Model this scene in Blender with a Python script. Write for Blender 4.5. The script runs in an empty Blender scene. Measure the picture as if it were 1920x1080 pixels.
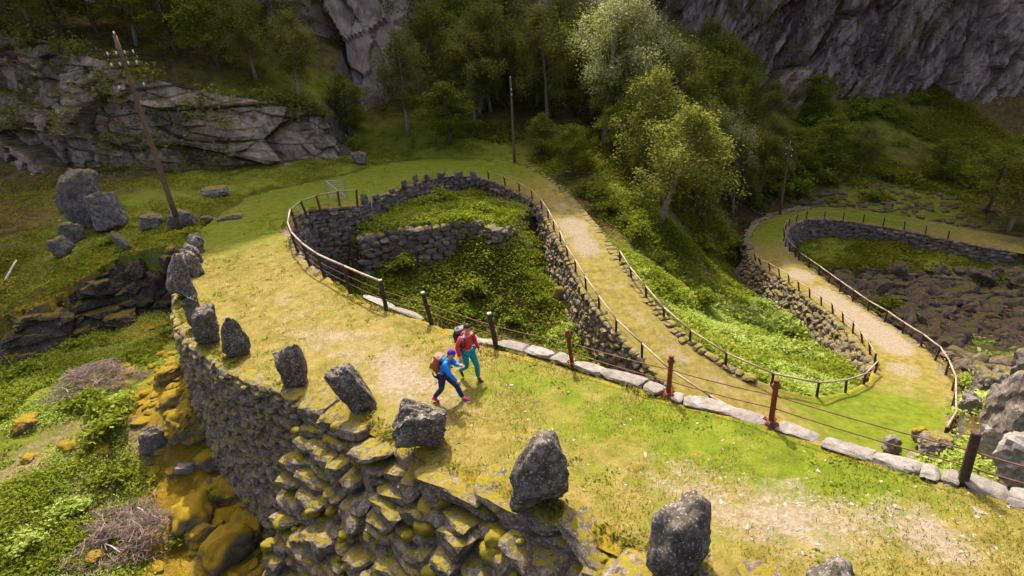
import bpy, bmesh, math, random
import numpy as np
from mathutils import Matrix, Vector

# ------------------------------------------------------------------ scene, camera, light
scene = bpy.context.scene
COL = scene.collection
F = 1066.0
_d = np.array([1180.0 - 960, -(2860.0 - 540), -F]); _d /= np.linalg.norm(_d)
_up = -_d
_fw = np.array([0, 0, -1.0]); _y = _fw - _up * _fw.dot(_up); _y /= np.linalg.norm(_y)
_x = np.cross(_y, _up)
RC = np.array([_x, _y, _up])                      # camera axes -> world axes
cam_d = bpy.data.cameras.new('camera'); cam = bpy.data.objects.new('camera', cam_d); COL.objects.link(cam)
cam_d.sensor_width = 36.0; cam_d.lens = F / 1920 * 36
cam_d.clip_start = 0.1; cam_d.clip_end = 1000
cam.matrix_world = Matrix([list(RC[0]) + [0], list(RC[1]) + [0], list(RC[2]) + [0], [0, 0, 0, 1]])
scene.camera = cam

SUN_AZ, SUN_EL = math.radians(-7), math.radians(54)          # azimuth from +Y, towards +X positive
world = bpy.data.worlds.new('World'); scene.world = world; world.use_nodes = True
wn = world.node_tree.nodes; wl = world.node_tree.links
sky = wn.new('ShaderNodeTexSky'); sky.sky_type = 'NISHITA'; sky.sun_disc = False
sky.sun_elevation = SUN_EL; sky.sun_rotation = SUN_AZ; sky.air_density = 0.5; sky.dust_density = 6.0; sky.ozone_density = 0.2
wn['Background'].inputs['Strength'].default_value = 0.15
wl.new(sky.outputs[0], wn['Background'].inputs['Color'])
sun_d = bpy.data.lights.new('sun', 'SUN'); sun = bpy.data.objects.new('sun', sun_d); COL.objects.link(sun)
sun_d.energy = 2.8; sun_d.angle = math.radians(0.9); sun_d.color = (1.0, 0.93, 0.80)
TOSUN = Vector((math.sin(SUN_AZ) * math.cos(SUN_EL), math.cos(SUN_AZ) * math.cos(SUN_EL), math.sin(SUN_EL)))
sun.rotation_euler = TOSUN.to_track_quat('Z', 'Y').to_euler(); sun.location = (0, 60, 120)
scene.view_settings.view_transform = 'Standard'; scene.view_settings.look = 'None'
scene.view_settings.exposure = 1.55; scene.view_settings.gamma = 1.0; scene.view_settings.use_curve_mapping = False
scene.render.engine = 'CYCLES'; scene.cycles.max_bounces = 6; scene.cycles.transparent_max_bounces = 4
scene.cycles.diffuse_bounces = 3

# ------------------------------------------------------------------ helpers
rng = np.random.default_rng(7)
RND = random.Random(11)

def W(px, py, z):
    r = RC @ np.array([(px - 960) / F, -(py - 540) / F, -1.0])
    return r * (z / r[2])
def WY(px, py, Y):
    r = RC @ np.array([(px - 960) / F, -(py - 540) / F, -1.0])
    return r * (Y / r[1])
def project(P):
    c = np.asarray(P) @ RC
    zc = -c[..., 2]
    return 960 + F * c[..., 0] / zc, 540 - F * c[..., 1] / zc, zc

def _h(ix, iy, iz, seed):
    n = (ix.astype(np.int64) * 374761393 + iy.astype(np.int64) * 668265263 + iz.astype(np.int64) * 2147483647 + seed * 974634777) & 0xffffffff
    n = (n ^ (n >> 13)) * 1274126177 & 0xffffffff
    n = (n ^ (n >> 16)) * 2246822519 & 0xffffffff
    return ((n ^ (n >> 15)) & 0xffffff) / float(0xffffff)
def vnoise(P, s=1.0, seed=0):
    P = np.asarray(P, float) * s
    if P.shape[-1] == 2: P = np.concatenate([P, np.zeros(P.shape[:-1] + (1,))], -1)
    i = np.floor(P).astype(np.int64); f = P - i; f = f * f * (3 - 2 * f)
    o = 0
    for a in (0, 1):
        for b in (0, 1):
            for c in (0, 1):
                w = (f[..., 0] if a else 1 - f[..., 0]) * (f[..., 1] if b else 1 - f[..., 1]) * (f[..., 2] if c else 1 - f[..., 2])
                o = o + w * _h(i[..., 0] + a, i[..., 1] + b, i[..., 2] + c, seed)
    return o * 2 - 1
def fbm(P, s=1.0, seed=0, octv=4, gain=0.5):
    o = 0; a = 1
    for k in range(octv):
        o = o + a * vnoise(P, s * 2 ** k, seed + k * 17); a *= gain
    return o
def cellnoise(P, s, seed=0):
    """voronoi: value of nearest cell, and its offset vector"""
    P = np.asarray(P, float) * np.asarray(s)
    i = np.floor(P).astype(np.int64)
    best = np.full(P.shape[:-1], 1e9); val = np.zeros(P.shape[:-1]); tilt = np.zeros(P.shape[:-1]); second = best.copy()
    for a in (-1, 0, 1):
        for b in (-1, 0, 1):
            for c in (-1, 0, 1):
                j = i + np.array([a, b, c])
                o = np.stack([_h(j[..., 0], j[..., 1], j[..., 2], seed + q) for q in (1, 2, 3)], -1)
                dv = P - (j + o); d = (dv ** 2).sum(-1)
                v = _h(j[..., 0], j[..., 1], j[..., 2], seed + 9)
                t = dv[..., 0] * (_h(j[..., 0], j[..., 1], j[..., 2], seed + 5) - .5) + dv[..., 2] * (_h(j[..., 0], j[..., 1], j[..., 2], seed + 6) - .5)
                m = d < best
                second = np.where(m, best, np.minimum(second, d))
                best = np.where(m, d, best); val = np.where(m, v, val); tilt = np.where(m, t, tilt)
    return val, tilt, np.sqrt(second) - np.sqrt(best)

def mesh_np(name, V, Fc, smooth=True, attrs=None):
    """V (n,3), Fc (m,3) or (m,4)"""
    V = np.ascontiguousarray(V, np.float32); Fc = np.ascontiguousarray(Fc, np.int32)
    me = bpy.data.meshes.new(name)
    me.vertices.add(len(V)); me.vertices.foreach_set('co', V.ravel())
    k = Fc.shape[1]
    me.loops.add(Fc.size); me.loops.foreach_set('vertex_index', Fc.ravel())
    me.polygons.add(len(Fc)); me.polygons.foreach_set('loop_start', np.arange(0, Fc.size, k, dtype=np.int32))
    me.polygons.foreach_set('loop_total', np.full(len(Fc), k, np.int32))
    me.polygons.foreach_set('use_smooth', np.full(len(Fc), smooth, bool))
    me.update(calc_edges=True); me.validate()
    for n, a in (attrs or {}).items():
        at = me.attributes.new(n, 'FLOAT', 'POINT'); at.data.foreach_set('value', np.ascontiguousarray(a, np.float32))
    return me

def obj(name, me, mat=None, parent=None, loc=None):
    o = bpy.data.objects.new(name, me); COL.objects.link(o)
    if mat is not None and me is not None and len(me.materials) == 0: me.materials.append(mat)
    if parent is not None: o.parent = parent
    if loc is not None: o.location = loc
    return o
def tag(o, label=None, cat=None, group=None, kind=None):
    if label: o['label'] = label
    if cat: o['category'] = cat
    if group: o['group'] = group
    if kind: o['kind'] = kind
    return o
def thing(name, label, cat, loc=(0, 0, 0), rz=0.0, group=None):
    e = bpy.data.objects.new(name, None); COL.objects.link(e); e.empty_display_size = 0.2
    e.location = loc; e.rotation_euler = (0, 0, rz)
    return tag(e, label, cat, group)
def copy_tree(o, parent=None):
    c = o.copy(); COL.objects.link(c); c.parent = parent
    for ch in list(o.children): copy_tree(ch, c)
    return c

class MB:
    """collects polygons into one mesh"""
    def __init__(s): s.v = []; s.f = []
    def add(s, V, Fs):
        b = len(s.v); s.v += [tuple(map(float, p)) for p in V]; s.f += [tuple(b + i for i in f) for f in Fs]; return s
    def box(s, c, h, M=None):
        V = [Vector((c[0] + sx * h[0], c[1] + sy * h[1], c[2] + sz * h[2])) for sx in (-1, 1) for sy in (-1, 1) for sz in (-1, 1)]
        if M is not None: V = [M @ p for p in V]
        return s.add(V, [(0, 1, 3, 2), (4, 6, 7, 5), (0, 4, 5, 1), (2, 3, 7, 6), (0, 2, 6, 4), (1, 5, 7, 3)])
    def tube(s, pts, rad, n=8, cap=True):
        pts = [Vector(p) for p in pts]
        if not hasattr(rad, '__len__'): rad = [rad] * len(pts)
        ref = Vector((0.013, 0.021, 1)); V = []; Fs = []
        for i, p in enumerate(pts):
            t = (pts[min(i + 1, len(pts) - 1)] - pts[max(i - 1, 0)]).normalized()
            r0 = ref if abs(t.dot(ref.normalized())) < .95 else Vector((1, 0, 0))
            a = t.cross(r0).normalized(); b = t.cross(a)
            for k in range(n):
                an = 2 * math.pi * k / n; V.append(p + (a * math.cos(an) + b * math.sin(an)) * rad[i])
        for i in range(len(pts) - 1):
            for k in range(n):
                k2 = (k + 1) % n; Fs.append((i * n + k, i * n + k2, (i + 1) * n + k2, (i + 1) * n + k))
        if cap: Fs.append(tuple(range(n))[::-1]); Fs.append(tuple((len(pts) - 1) * n + k for k in range(n)))
        return s.add(V, Fs)
    def lathe(s, prof, n=12, M=None):
        V = []; Fs = []
        for r, z in prof:
            for k in range(n):
                an = 2 * math.pi * k / n; p = Vector((r * math.cos(an), r * math.sin(an), z)); V.append(M @ p if M is not None else p)
        for i in range(len(prof) - 1):
            for k in range(n):
                k2 = (k + 1) % n; Fs.append((i * n + k, i * n + k2, (i + 1) * n + k2, (i + 1) * n + k))
        Fs.append(tuple(range(n))[::-1]); Fs.append(tuple((len(prof) - 1) * n + k for k in range(n)))
        return s.add(V, Fs)
    def mesh(s, name, smooth=False):
        me = bpy.data.meshes.new(name); me.from_pydata(s.v, [], s.f); me.update()
        if smooth:
            me.polygons.foreach_set('use_smooth', np.ones(len(me.polygons), bool))
        return me

def ico(sub):
    bm = bmesh.new(); bmesh.ops.create_icosphere(bm, subdivisions=sub, radius=1.0)
    V = np.array([v.co[:] for v in bm.verts]); Fc = np.array([[v.index for v in f.verts] for f in bm.faces]); bm.free()
    return V / np.linalg.norm(V, axis=1)[:, None], Fc
ICO = {k: ico(k) for k in (1, 2, 3, 4, 5)}
def rock(seed, sub=2, boxy=0.6, nplanes=12, rough=0.04, round_=10.0, fine=0.0):
    """faceted rock inside about +-1: directions cut by random planes (soft minimum)"""
    r = np.random.default_rng(seed); D, Fc = ICO[sub]
    N = [np.array(v, float) for v in ((1, 0, 0), (-1, 0, 0), (0, 1, 0), (0, -1, 0), (0, 0, 1), (0, 0, -1))]
    Hh = [1.0] * 6
    N = [n + r.normal(0, .16, 3) for n in N]
    for k in range(nplanes):
        n = r.normal(0, 1, 3); N.append(n); Hh.append(r.uniform(.95, 1.05 + .55 * boxy))
    N = np.array(N); N /= np.linalg.norm(N, axis=1)[:, None]; Hh = np.array(Hh)
    dots = np.clip(D @ N.T, 1e-3, None) / Hh
    inv = (dots ** round_).sum(1) ** (1 / round_)
    R = np.minimum(1 / inv, 1.6)
    V = D * R[:, None]
    V = V * (1 + rough * fbm(V, 1.7, seed, 3)[:, None])
    if fine: V = V * (1 + fine * fbm(V, 6.0, seed + 5, 3)[:, None])
    return V, Fc

def catmull(P, step):
    """resample polyline (n,k) by centripetal-ish Catmull-Rom at arc step"""
    P = np.asarray(P, float); Q = np.vstack([2 * P[0] - P[1], P, 2 * P[-1] - P[-2]]); out = []
    for i in range(1, len(Q) - 2):
        p0, p1, p2, p3 = Q[i - 1], Q[i], Q[i + 1], Q[i + 2]
        n = 12
        for t in np.linspace(0, 1, n, endpoint=False):
            out.append(.5 * ((2 * p1) + (-p0 + p2) * t + (2 * p0 - 5 * p1 + 4 * p2 - p3) * t * t + (-p0 + 3 * p1 - 3 * p2 + p3) * t ** 3))
    out.append(Q[-2]); out = np.array(out)
    d = np.r_[0, np.cumsum(np.linalg.norm(np.diff(out[:, :3], axis=0), axis=1))]
    n = max(2, int(round(d[-1] / step)) + 1); s = np.linspace(0, d[-1], n)
    return np.stack([np.interp(s, d, out[:, k]) for k in range(out.shape[1])], 1)

def inpoly(X, Y, poly):
    poly = np.asarray(poly); c = np.zeros(np.shape(X), bool); n = len(poly); j = n - 1
    for i in range(n):
        xi, yi = poly[i][:2]; xj, yj = poly[j][:2]
        m = ((yi > Y) != (yj > Y)) & (X < (xj - xi) * (Y - yi) / (yj - yi + 1e-12) + xi)
        c ^= m; j = i
    return c

def tps_fit(P, lam=0.05):
    P = np.asarray(P, float); n = len(P); xy = P[:, :2]
    d = np.linalg.norm(xy[:, None] - xy[None], axis=2); K = np.where(d > 0, d * d * np.log(d + 1e-9), 0) + lam * np.eye(n)
    A = np.zeros((n + 3, n + 3)); A[:n, :n] = K; A[:n, n] = 1; A[:n, n + 1:] = xy; A[n, :n] = 1; A[n + 1:, :n] = xy.T
    b = np.r_[P[:, 2], 0, 0, 0]; w = np.linalg.solve(A, b)
    def ev(x, y):
        s = w[n] + w[n + 1] * x + w[n + 2] * y
        for i in range(n):
            r2 = (x - xy[i, 0]) ** 2 + (y - xy[i, 1]) ** 2
            s = s + w[i] * .5 * r2 * np.log(r2 + 1e-12)
        return s
    return ev

# ------------------------------------------------------------------ materials
def nodemat(name, rough=0.9, spec=0.2):
    m = bpy.data.materials.new(name); m.use_nodes = True
    b = m.node_tree.nodes['Principled BSDF']; b.inputs['Roughness'].default_value = rough
    b.inputs['Specular IOR Level'].default_value = spec
    return m, m.node_tree.nodes, m.node_tree.links, b
class NT:
    def __init__(s, m): s.n = m.node_tree.nodes; s.l = m.node_tree.links
    def noise(s, vec, scale, detail=4, rough=.55, dist=0.0):
        k = s.n.new('ShaderNodeTexNoise'); k.inputs['Scale'].default_value = scale; k.inputs['Detail'].default_value = detail
        k.inputs['Roughness'].default_value = rough; k.inputs['Distortion'].default_value = dist
        if vec is not None: s.l.new(vec, k.inputs['Vector'])
        return k.outputs['Fac']
    def voro(s, vec, scale, feat='F1', out='Distance'):
        k = s.n.new('ShaderNodeTexVoronoi'); k.feature = feat; k.inputs['Scale'].default_value = scale
        if vec is not None: s.l.new(vec, k.inputs['Vector'])
        return k.outputs[out]
    def ramp(s, fac, stops, interp='LINEAR'):
        k = s.n.new('ShaderNodeValToRGB'); k.color_ramp.interpolation = interp; e = k.color_ramp.elements
        while len(e) < len(stops): e.new(.5)
        for el, (p, c) in zip(e, stops):
            el.position = p; el.color = (c[0], c[1], c[2], 1) if hasattr(c, '__len__') else (c, c, c, 1)
        if fac is not None: s.l.new(fac, k.inputs['Fac'])
        return k.outputs['Color']
    def mix(s, fac, a, b, mode='MIX'):
        k = s.n.new('ShaderNodeMix'); k.data_type = 'RGBA'; k.blend_type = mode; k.clamp_factor = True
        for i, v in ((0, fac), (6, a), (7, b)):
            if isinstance(v, (int, float)): k.inputs[i].default_value = v if i == 0 else (v, v, v, 1)
            elif isinstance(v, tuple): k.inputs[i].default_value = (*v, 1)
            else: s.l.new(v, k.inputs[i])
        return k.outputs[2]
    def math(s, op, a, b=0.0, c=None):
        k = s.n.new('ShaderNodeMath'); k.operation = op
        for i, v in ((0, a), (1, b), (2, c)):
            if v is None: continue
            if isinstance(v, (int, float)): k.inputs[i].default_value = v
            else: s.l.new(v, k.inputs[i])
        return k.outputs[0]
    def attr(s, name, out='Fac'):
        k = s.n.new('ShaderNodeAttribute'); k.attribute_name = name; return k.outputs[out]
    def pos(s): return s.n.new('ShaderNodeNewGeometry').outputs['Position']
    def nz(s):
        g = s.n.new('ShaderNodeNewGeometry'); x = s.n.new('ShaderNodeSeparateXYZ'); s.l.new(g.outputs['Normal'], x.inputs[0]); return x.outputs['Z']
    def rand(s): return s.n.new('ShaderNodeObjectInfo').outputs['Random']
    def bump(s, h, strength, dist, bsdf):
        k = s.n.new('ShaderNodeBump'); k.inputs['Strength'].default_value = strength; k.inputs['Distance'].default_value = dist
        s.l.new(h, k.inputs['Height']); s.l.new(k.outputs[0], bsdf.inputs['Normal'])
    def scalevec(s, v, sc, rot=(0, 0, 0)):
        k = s.n.new('ShaderNodeMapping'); k.inputs['Scale'].default_value = sc; k.inputs['Rotation'].default_value = rot; s.l.new(v, k.inputs['Vector']); return k.outputs[0]

def rock_mat(name, dark, mid, light, moss=(0.30, 0.22, 0.02), moss_lo=.55, moss_hi=.9, lichen=.5, scale=1.0, orange=0.0, strat=None, streak=0.0):
    m, n, l, b = nodemat(name, .92, .15); t = NT(m); p = t.pos()
    q = p if strat is None else t.scalevec(p, strat[0], strat[1])
    base = t.ramp(t.noise(q, 2.2 * scale, 6, .65), [(.30, dark), (.5, mid), (.72, light)])
    base = t.mix(t.math('MULTIPLY', t.rand(), .5), base, tuple(x * .5 for x in mid))
    if streak:
        sk = t.ramp(t.noise(t.scalevec(p, (1.0, 1.0, .10), (0, .18, 0)), 1.5 * scale, 6, .72), [(.40, 1), (.56, 0)])
        base = t.mix(t.math('MULTIPLY', sk, streak), base, tuple(x * .55 for x in dark))
        pl = t.ramp(t.noise(p, .22 * scale, 4, .6), [(.46, 0), (.64, 1)])
        base = t.mix(t.math('MULTIPLY', pl, .55), base, (light[0], light[1] * .9, light[2] * .8))
    spots = t.ramp(t.voro(p, 5.5 * scale), [(.10, 1), (.19, 0)])
    base = t.mix(t.math('MULTIPLY', t.math('MULTIPLY', spots, t.ramp(t.noise(p, 1.3 * scale, 3), [(.45, 0), (.6, 1)])), lichen), base, (.36, .335, .29))
    lich = t.ramp(t.noise(p, 9 * scale, 5, .7), [(.56, 0), (.63, 1)])
    lich = t.math('MULTIPLY', lich, lichen)
    base = t.mix(lich, base, (.42, .40, .37))
    if orange:
        base = t.mix(t.math('MULTIPLY', t.ramp(t.noise(p, 1.1 * scale, 4, .6), [(.58, 0), (.68, 1)]), orange), base, (.30, .13, .04))
    mm = t.math('ADD', t.nz(), t.math('MULTIPLY', t.math('SUBTRACT', t.noise(p, 3.0 * scale, 5, .65), .5), 1.7))
    mm = t.ramp(mm, [(moss_lo, 0), (moss_hi, 1)])
    mcol = t.mix(t.noise(p, 7.0 * scale, 4), tuple(x * .45 for x in moss), moss)
    base = t.mix(mm, base, mcol)
    l.new(base, b.inputs['Base Color'])
    h = t.math('ADD', t.noise(q, 6 * scale, 8, .7), t.math('MULTIPLY', t.noise(p, 30 * scale, 4, .7), .35))
    t.bump(h, .9, .07 / scale, b)
    return m

M = {}
M['guard'] = rock_mat('guard_stone', (.028, .022, .015), (.11, .09, .066), (.36, .31, .25), moss_lo=1.35, moss_hi=1.7, lichen=.8, scale=2.2)
M['wallstone'] = rock_mat('wall_stone', (.05, .037, .026), (.165, .122, .088), (.33, .26, .195), moss=(.26, .21, .02), moss_lo=.85, moss_hi=1.25, lichen=.55, scale=1.6, orange=.22)
M['buttress'] = rock_mat('mossy_wall_stone', (.035, .026, .019), (.13, .098, .07), (.32, .255, .195), moss=(.26, .205, .018), moss_lo=.86, moss_hi=1.02, lichen=.55, scale=2.2, orange=.22)
M['farwall'] = rock_mat('old_wall_stone', (.065, .048, .038), (.19, .147, .118), (.35, .285, .235), moss=(.22, .17, .02), moss_lo=.9, moss_hi=1.35, lichen=.4, scale=1.2)
M['boulder'] = rock_mat('boulder_rock', (.05, .038, .03), (.165, .132, .105), (.35, .29, .24), moss=(.25, .19, .02), moss_lo=.8, moss_hi=1.15, lichen=.5, scale=1.9)
M['scree'] = rock_mat('scree_rock', (.035, .025, .018), (.115, .083, .06), (.25, .19, .145), moss=(.13, .10, .015), moss_lo=.75, moss_hi=1.2, lichen=.3, scale=1.4)
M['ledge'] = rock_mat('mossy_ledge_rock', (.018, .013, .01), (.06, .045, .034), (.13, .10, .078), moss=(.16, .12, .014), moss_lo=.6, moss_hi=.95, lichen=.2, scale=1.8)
M['mossrock'] = rock_mat('moss_cushion_rock', (.05, .045, .03), (.15, .13, .09), (.26, .22, .15), moss=(.31, .20, .014), moss_lo=.2, moss_hi=.5, lichen=.2, scale=2.6)
M['mosscush'] = rock_mat('moss_cushion', (.10, .085, .010), (.20, .165, .014), (.30, .235, .025), moss=(.27, .21, .018), moss_lo=.3, moss_hi=.9, lichen=.0, scale=5)
M['palerock'] = rock_mat('pale_slab_rock', (.13, .11, .09), (.245, .212, .18), (.36, .32, .28), moss=(.33, .25, .02), moss_lo=1.25, moss_hi=1.5, lichen=.3, scale=2.5)
M['cliff'] = rock_mat('cliff_rock', (.11, .08, .06), (.37, .275, .205), (.56, .44, .345), moss=(.14, .11, .014), moss_lo=.5, moss_hi=.95, lichen=.25, scale=.35, orange=.5, strat=((.5, 1, 2.2), (0, .25, .1)), streak=.75)
M['cliff_pink'] = rock_mat('cliff_rock_pale', (.18, .13, .10), (.46, .34, .265), (.62, .49, .40), moss=(.13, .115, .014), moss_lo=.55, moss_hi=1.0, lichen=.25, scale=.3, orange=.5, strat=((1, 1, .35), (0, .1, .1)), streak=.5)
M['cliff_right'] = rock_mat('cliff_rock_folded', (.11, .08, .065), (.39, .295, .24), (.58, .465, .39), moss=(.12, .11, .014), moss_lo=.5, moss_hi=.95, lichen=.25, scale=.3, orange=.2, strat=((1.6, 1, .5), (0, .6, 0)), streak=.8)

def ground_mat():
    m, n, l, b = nodemat('ground', .95, .1); t = NT(m); p = t.pos()
    g = t.attr('grass'); mo = t.attr('moss')
    stw = t.attr('straw')
    soil = t.ramp(t.noise(p, 1.3, 6, .7), [(.3, (.035, .024, .010)), (.5, (.10, .068, .022)), (.7, (.17, .115, .038))])
    grass = t.ramp(t.noise(p, .9, 6, .7), [(.28, (.06, .08, .007)), (.5, (.14, .165, .014)), (.75, (.22, .21, .025))])
    moss = t.ramp(t.noise(p, 1.7, 6, .7), [(.3, (.12, .08, .008)), (.55, (.27, .175, .012)), (.8, (.36, .24, .02))])
    nzv = t.noise(p, .7, 5, .65)
    c = t.mix(t.ramp(t.math('ADD', g, t.math('MULTIPLY', t.math('SUBTRACT', nzv, .5), .9)), [(.35, 0), (.65, 1)]), soil, grass)
    c = t.mix(t.ramp(t.math('ADD', mo, t.math('MULTIPLY', t.math('SUBTRACT', t.noise(p, 1.1, 5, .65), .5), 1.2)), [(.42, 0), (.6, 1)]), c, moss)
    c = t.mix(t.ramp(t.math('ADD', stw, t.math('MULTIPLY', t.math('SUBTRACT', t.noise(p, 1.0, 6, .7), .5), 1.3)), [(.45, 0), (.65, 1)]), c, t.ramp(t.noise(p, 6, 5, .7), [(.3, (.13, .10, .035)), (.7, (.30, .235, .11))]))
    rockc = t.ramp(t.noise(p, 1.6, 6, .7), [(.3, (.04, .034, .03)), (.6, (.13, .11, .095)), (.8, (.22, .19, .17))])
    st = t.ramp(t.math('ADD', t.nz(), t.math('MULTIPLY', t.math('SUBTRACT', t.noise(p, 1.2, 5), .5), .5)), [(.5, 1), (.68, 0)])
    c = t.mix(st, c, rockc)
    l.new(c, b.inputs['Base Color'])
    t.bump(t.math('ADD', t.noise(p, 5, 8, .75), t.math('MULTIPLY', t.noise(p, 24, 4, .7), .5)), 1.0, .12, b)
    return m
M['ground'] = ground_mat()

def road_mat():
    m, n, l, b = nodemat('mossy_gravel_road', .95, .1); t = NT(m); p = t.pos()
    wear = t.attr('wear'); green = t.attr('green'); mo = t.attr('moss')
    big = t.noise(p, 1.25, 7, .72); fine = t.noise(p, 4.5, 6, .7)
    grass = t.ramp(t.noise(p, 2.6, 7, .72), [(.27, (0.09312, 0.07251, 0.0144)), (.45, (0.1668, 0.1277, 0.0272)), (.62, (0.2328, 0.1772, 0.0528)), (.8, (0.2871, 0.2307, 0.092))])
    gr2 = t.ramp(t.noise(p, 2.2, 7, .72), [(.28, (0.0602, 0.08428, 0.00516)), (.5, (0.1118, 0.1419, 0.0086)), (.75, (0.1892, 0.1849, 0.0215))])
    grass = t.mix(t.ramp(t.math('ADD', green, t.math('MULTIPLY', t.math('SUBTRACT', big, .5), 1.5)), [(.34, 0), (.72, 1)]), grass, gr2)
    moss = t.ramp(fine, [(.3, (0.1548, 0.1032, 0.0086)), (.6, (0.2666, 0.1849, 0.01548)), (.8, (0.3182, 0.2365, 0.043))])
    grass = t.mix(t.ramp(t.math('ADD', mo, t.math('MULTIPLY', t.math('SUBTRACT', t.noise(p, 1.6, 5, .7), .5), 1.3)), [(.4, 0), (.6, 1)]), grass, moss)
    grav = t.ramp(t.noise(p, 9, 7, .78), [(.28, (0.125, 0.094, 0.058)), (.5, (0.232, 0.181, 0.118)), (.68, (0.315, 0.256, 0.182)), (.8, (0.395, 0.344, 0.277))])
    wv = t.math('ADD', wear, t.math('MULTIPLY', t.math('SUBTRACT', t.noise(p, 1.2, 7, .72), .5), 1.0))
    wv = t.math('ADD', wv, t.math('MULTIPLY', t.math('SUBTRACT', t.noise(p, 9, 4, .7), .5), .5))
    c = t.mix(t.ramp(wv, [(.42, 0), (.66, 1)]), grass, grav)
    # scattered pale grit
    grit = t.ramp(t.noise(p, 22, 3, .6), [(.66, 0), (.70, 1)])
    c = t.mix(t.math('MULTIPLY', grit, t.ramp(wv, [(.3, .1), (.6, .7)])), c, (.46, .39, .32))
    l.new(c, b.inputs['Base Color'])
    t.bump(t.math('ADD', fine, t.math('MULTIPLY', t.noise(p, 26, 5, .75), .6)), .9, .05, b)
    return m
M['road'] = road_mat()

def leaf_mat(name, dark, mid, light, trans=.45, tint=.15):
    m = bpy.data.materials.new(name); m.use_nodes = True; t = NT(m); n = t.n; l = t.l
    n.remove(n['Principled BSDF']); out = n['Material Output']
    c = t.ramp(t.attr('leaf_tone'), [(0.0, dark), (.5, mid), (1.0, light)])
    c = t.mix(t.math('MULTIPLY', t.rand(), .35), c, tuple(x * .6 for x in mid))
    d = n.new('ShaderNodeBsdfDiffuse'); tr = n.new('ShaderNodeBsdfTranslucent')
    l.new(c, d.inputs['Color']); l.new(t.mix(tint, c, (.30, .34, .02)), tr.inputs['Color'])
    mx = n.new('ShaderNodeMixShader'); mx.inputs[0].default_value = trans; l.new(d.outputs[0], mx.inputs[1]); l.new(tr.outputs[0], mx.inputs[2])
    l.new(mx.outputs[0], out.inputs['Surface'])
    return m
M['birch'] = leaf_mat('birch_leaf', (0.11, 0.115, 0.018), (0.23, 0.235, 0.042), (0.37, 0.35, 0.09), .5)
M['birch_sunlit'] = leaf_mat('sunlit_birch_leaf', (0.17, 0.19, 0.06), (0.33, 0.34, 0.13), (0.52, 0.5, 0.25), .55, 0.0)  # birch leaf lightened for the sunlit crowns; sunlight put into the colour
M['broad'] = leaf_mat('broad_leaf', (0.08, 0.1, 0.01), (0.18, 0.21, 0.022), (0.31, 0.33, 0.05), .5)
M['shrub'] = leaf_mat('shrub_leaf', (.085, .11, .010), (.215, .26, .024), (.38, .40, .06), .5)
M['fresh'] = leaf_mat('fresh_leaf', (.24, .32, .04), (.45, .54, .11), (.62, .67, .22), .55)
M['under'] = leaf_mat('undergrowth_leaf', (0.1, 0.075, 0.01), (0.18, 0.2, 0.018), (0.34, 0.31, 0.04), .42)
M['straw'] = leaf_mat('grass_blade', (0.1224, 0.1326, 0.0136), (0.2203, 0.2077, 0.0323), (0.3264, 0.2829, 0.0765), .55)
M['bark'] = rock_mat('bark', (.035, .026, .018), (.10, .078, .055), (.20, .165, .12), moss_lo=1.6, moss_hi=1.9, lichen=.3, scale=3, strat=((3, 3, .6), (0, 0, 0)))
M['birchbark'] = rock_mat('birch_bark', (.09, .07, .05), (.28, .235, .175), (.48, .42, .34), moss_lo=1.6, moss_hi=1.9, lichen=.5, scale=2, strat=((1, 1, 2.5), (0, 0, 0)))
def simple(name, col, rough=.8, var=.35, scale=8, spec=.25, metal=0.0):
    m, n, l, b = nodemat(name, rough, spec); t = NT(m); p = t.pos()
    c = t.ramp(t.noise(p, scale, 5, .65), [(.3, tuple(x * (1 - var) for x in col)), (.7, tuple(min(1, x * (1 + var)) for x in col))])
    l.new(c, b.inputs['Base Color']); b.inputs['Metallic'].default_value = metal
    t.bump(t.noise(p, scale * 4, 4, .7), .35, .01, b)
    return m
M['rust'] = simple('rusty_iron', (.17, .045, .022), .75, .5, 12)
M['darkpost'] = simple('weathered_dark_post', (.055, .032, .022), .85, .5, 10)
M['postcap'] = simple('pale_worn_post_top', (.42, .36, .31), .8, .3, 20)
M['pipe'] = simple('weathered_pale_rail', (.31, .235, .18), .6, .35, 5)
M['wire'] = simple('rusty_wire', (.13, .06, .035), .7, .4, 10)
M['pole'] = simple('tarred_pole_wood', (.165, .10, .055), .85, .35, 3)
M['poledark'] = simple('pole_foot_creosote', (.07, .035, .02), .85, .35, 3)
M['porcelain'] = simple('white_porcelain', (.75, .75, .74), .25, .08, 8, .5)
M['steel'] = simple('galvanised_steel', (.34, .34, .33), .5, .25, 8, .5, .5)
M['deadwood'] = simple('dead_twigs', (.24, .165, .135), .9, .5, 3)
M['deadpale'] = simple('bleached_wood', (.46, .42, .37), .9, .25, 5)
M['coresoil'] = simple('wall_core', (.035, .028, .02), .95, .5, 3)
M['pebble'] = simple('pale_pebble', (.29, .245, .20), .9, .35, 1.5)
M['water'] = simple('wet_rock_water', (.40, .39, .37), .2, .3, 3, .6)

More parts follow.
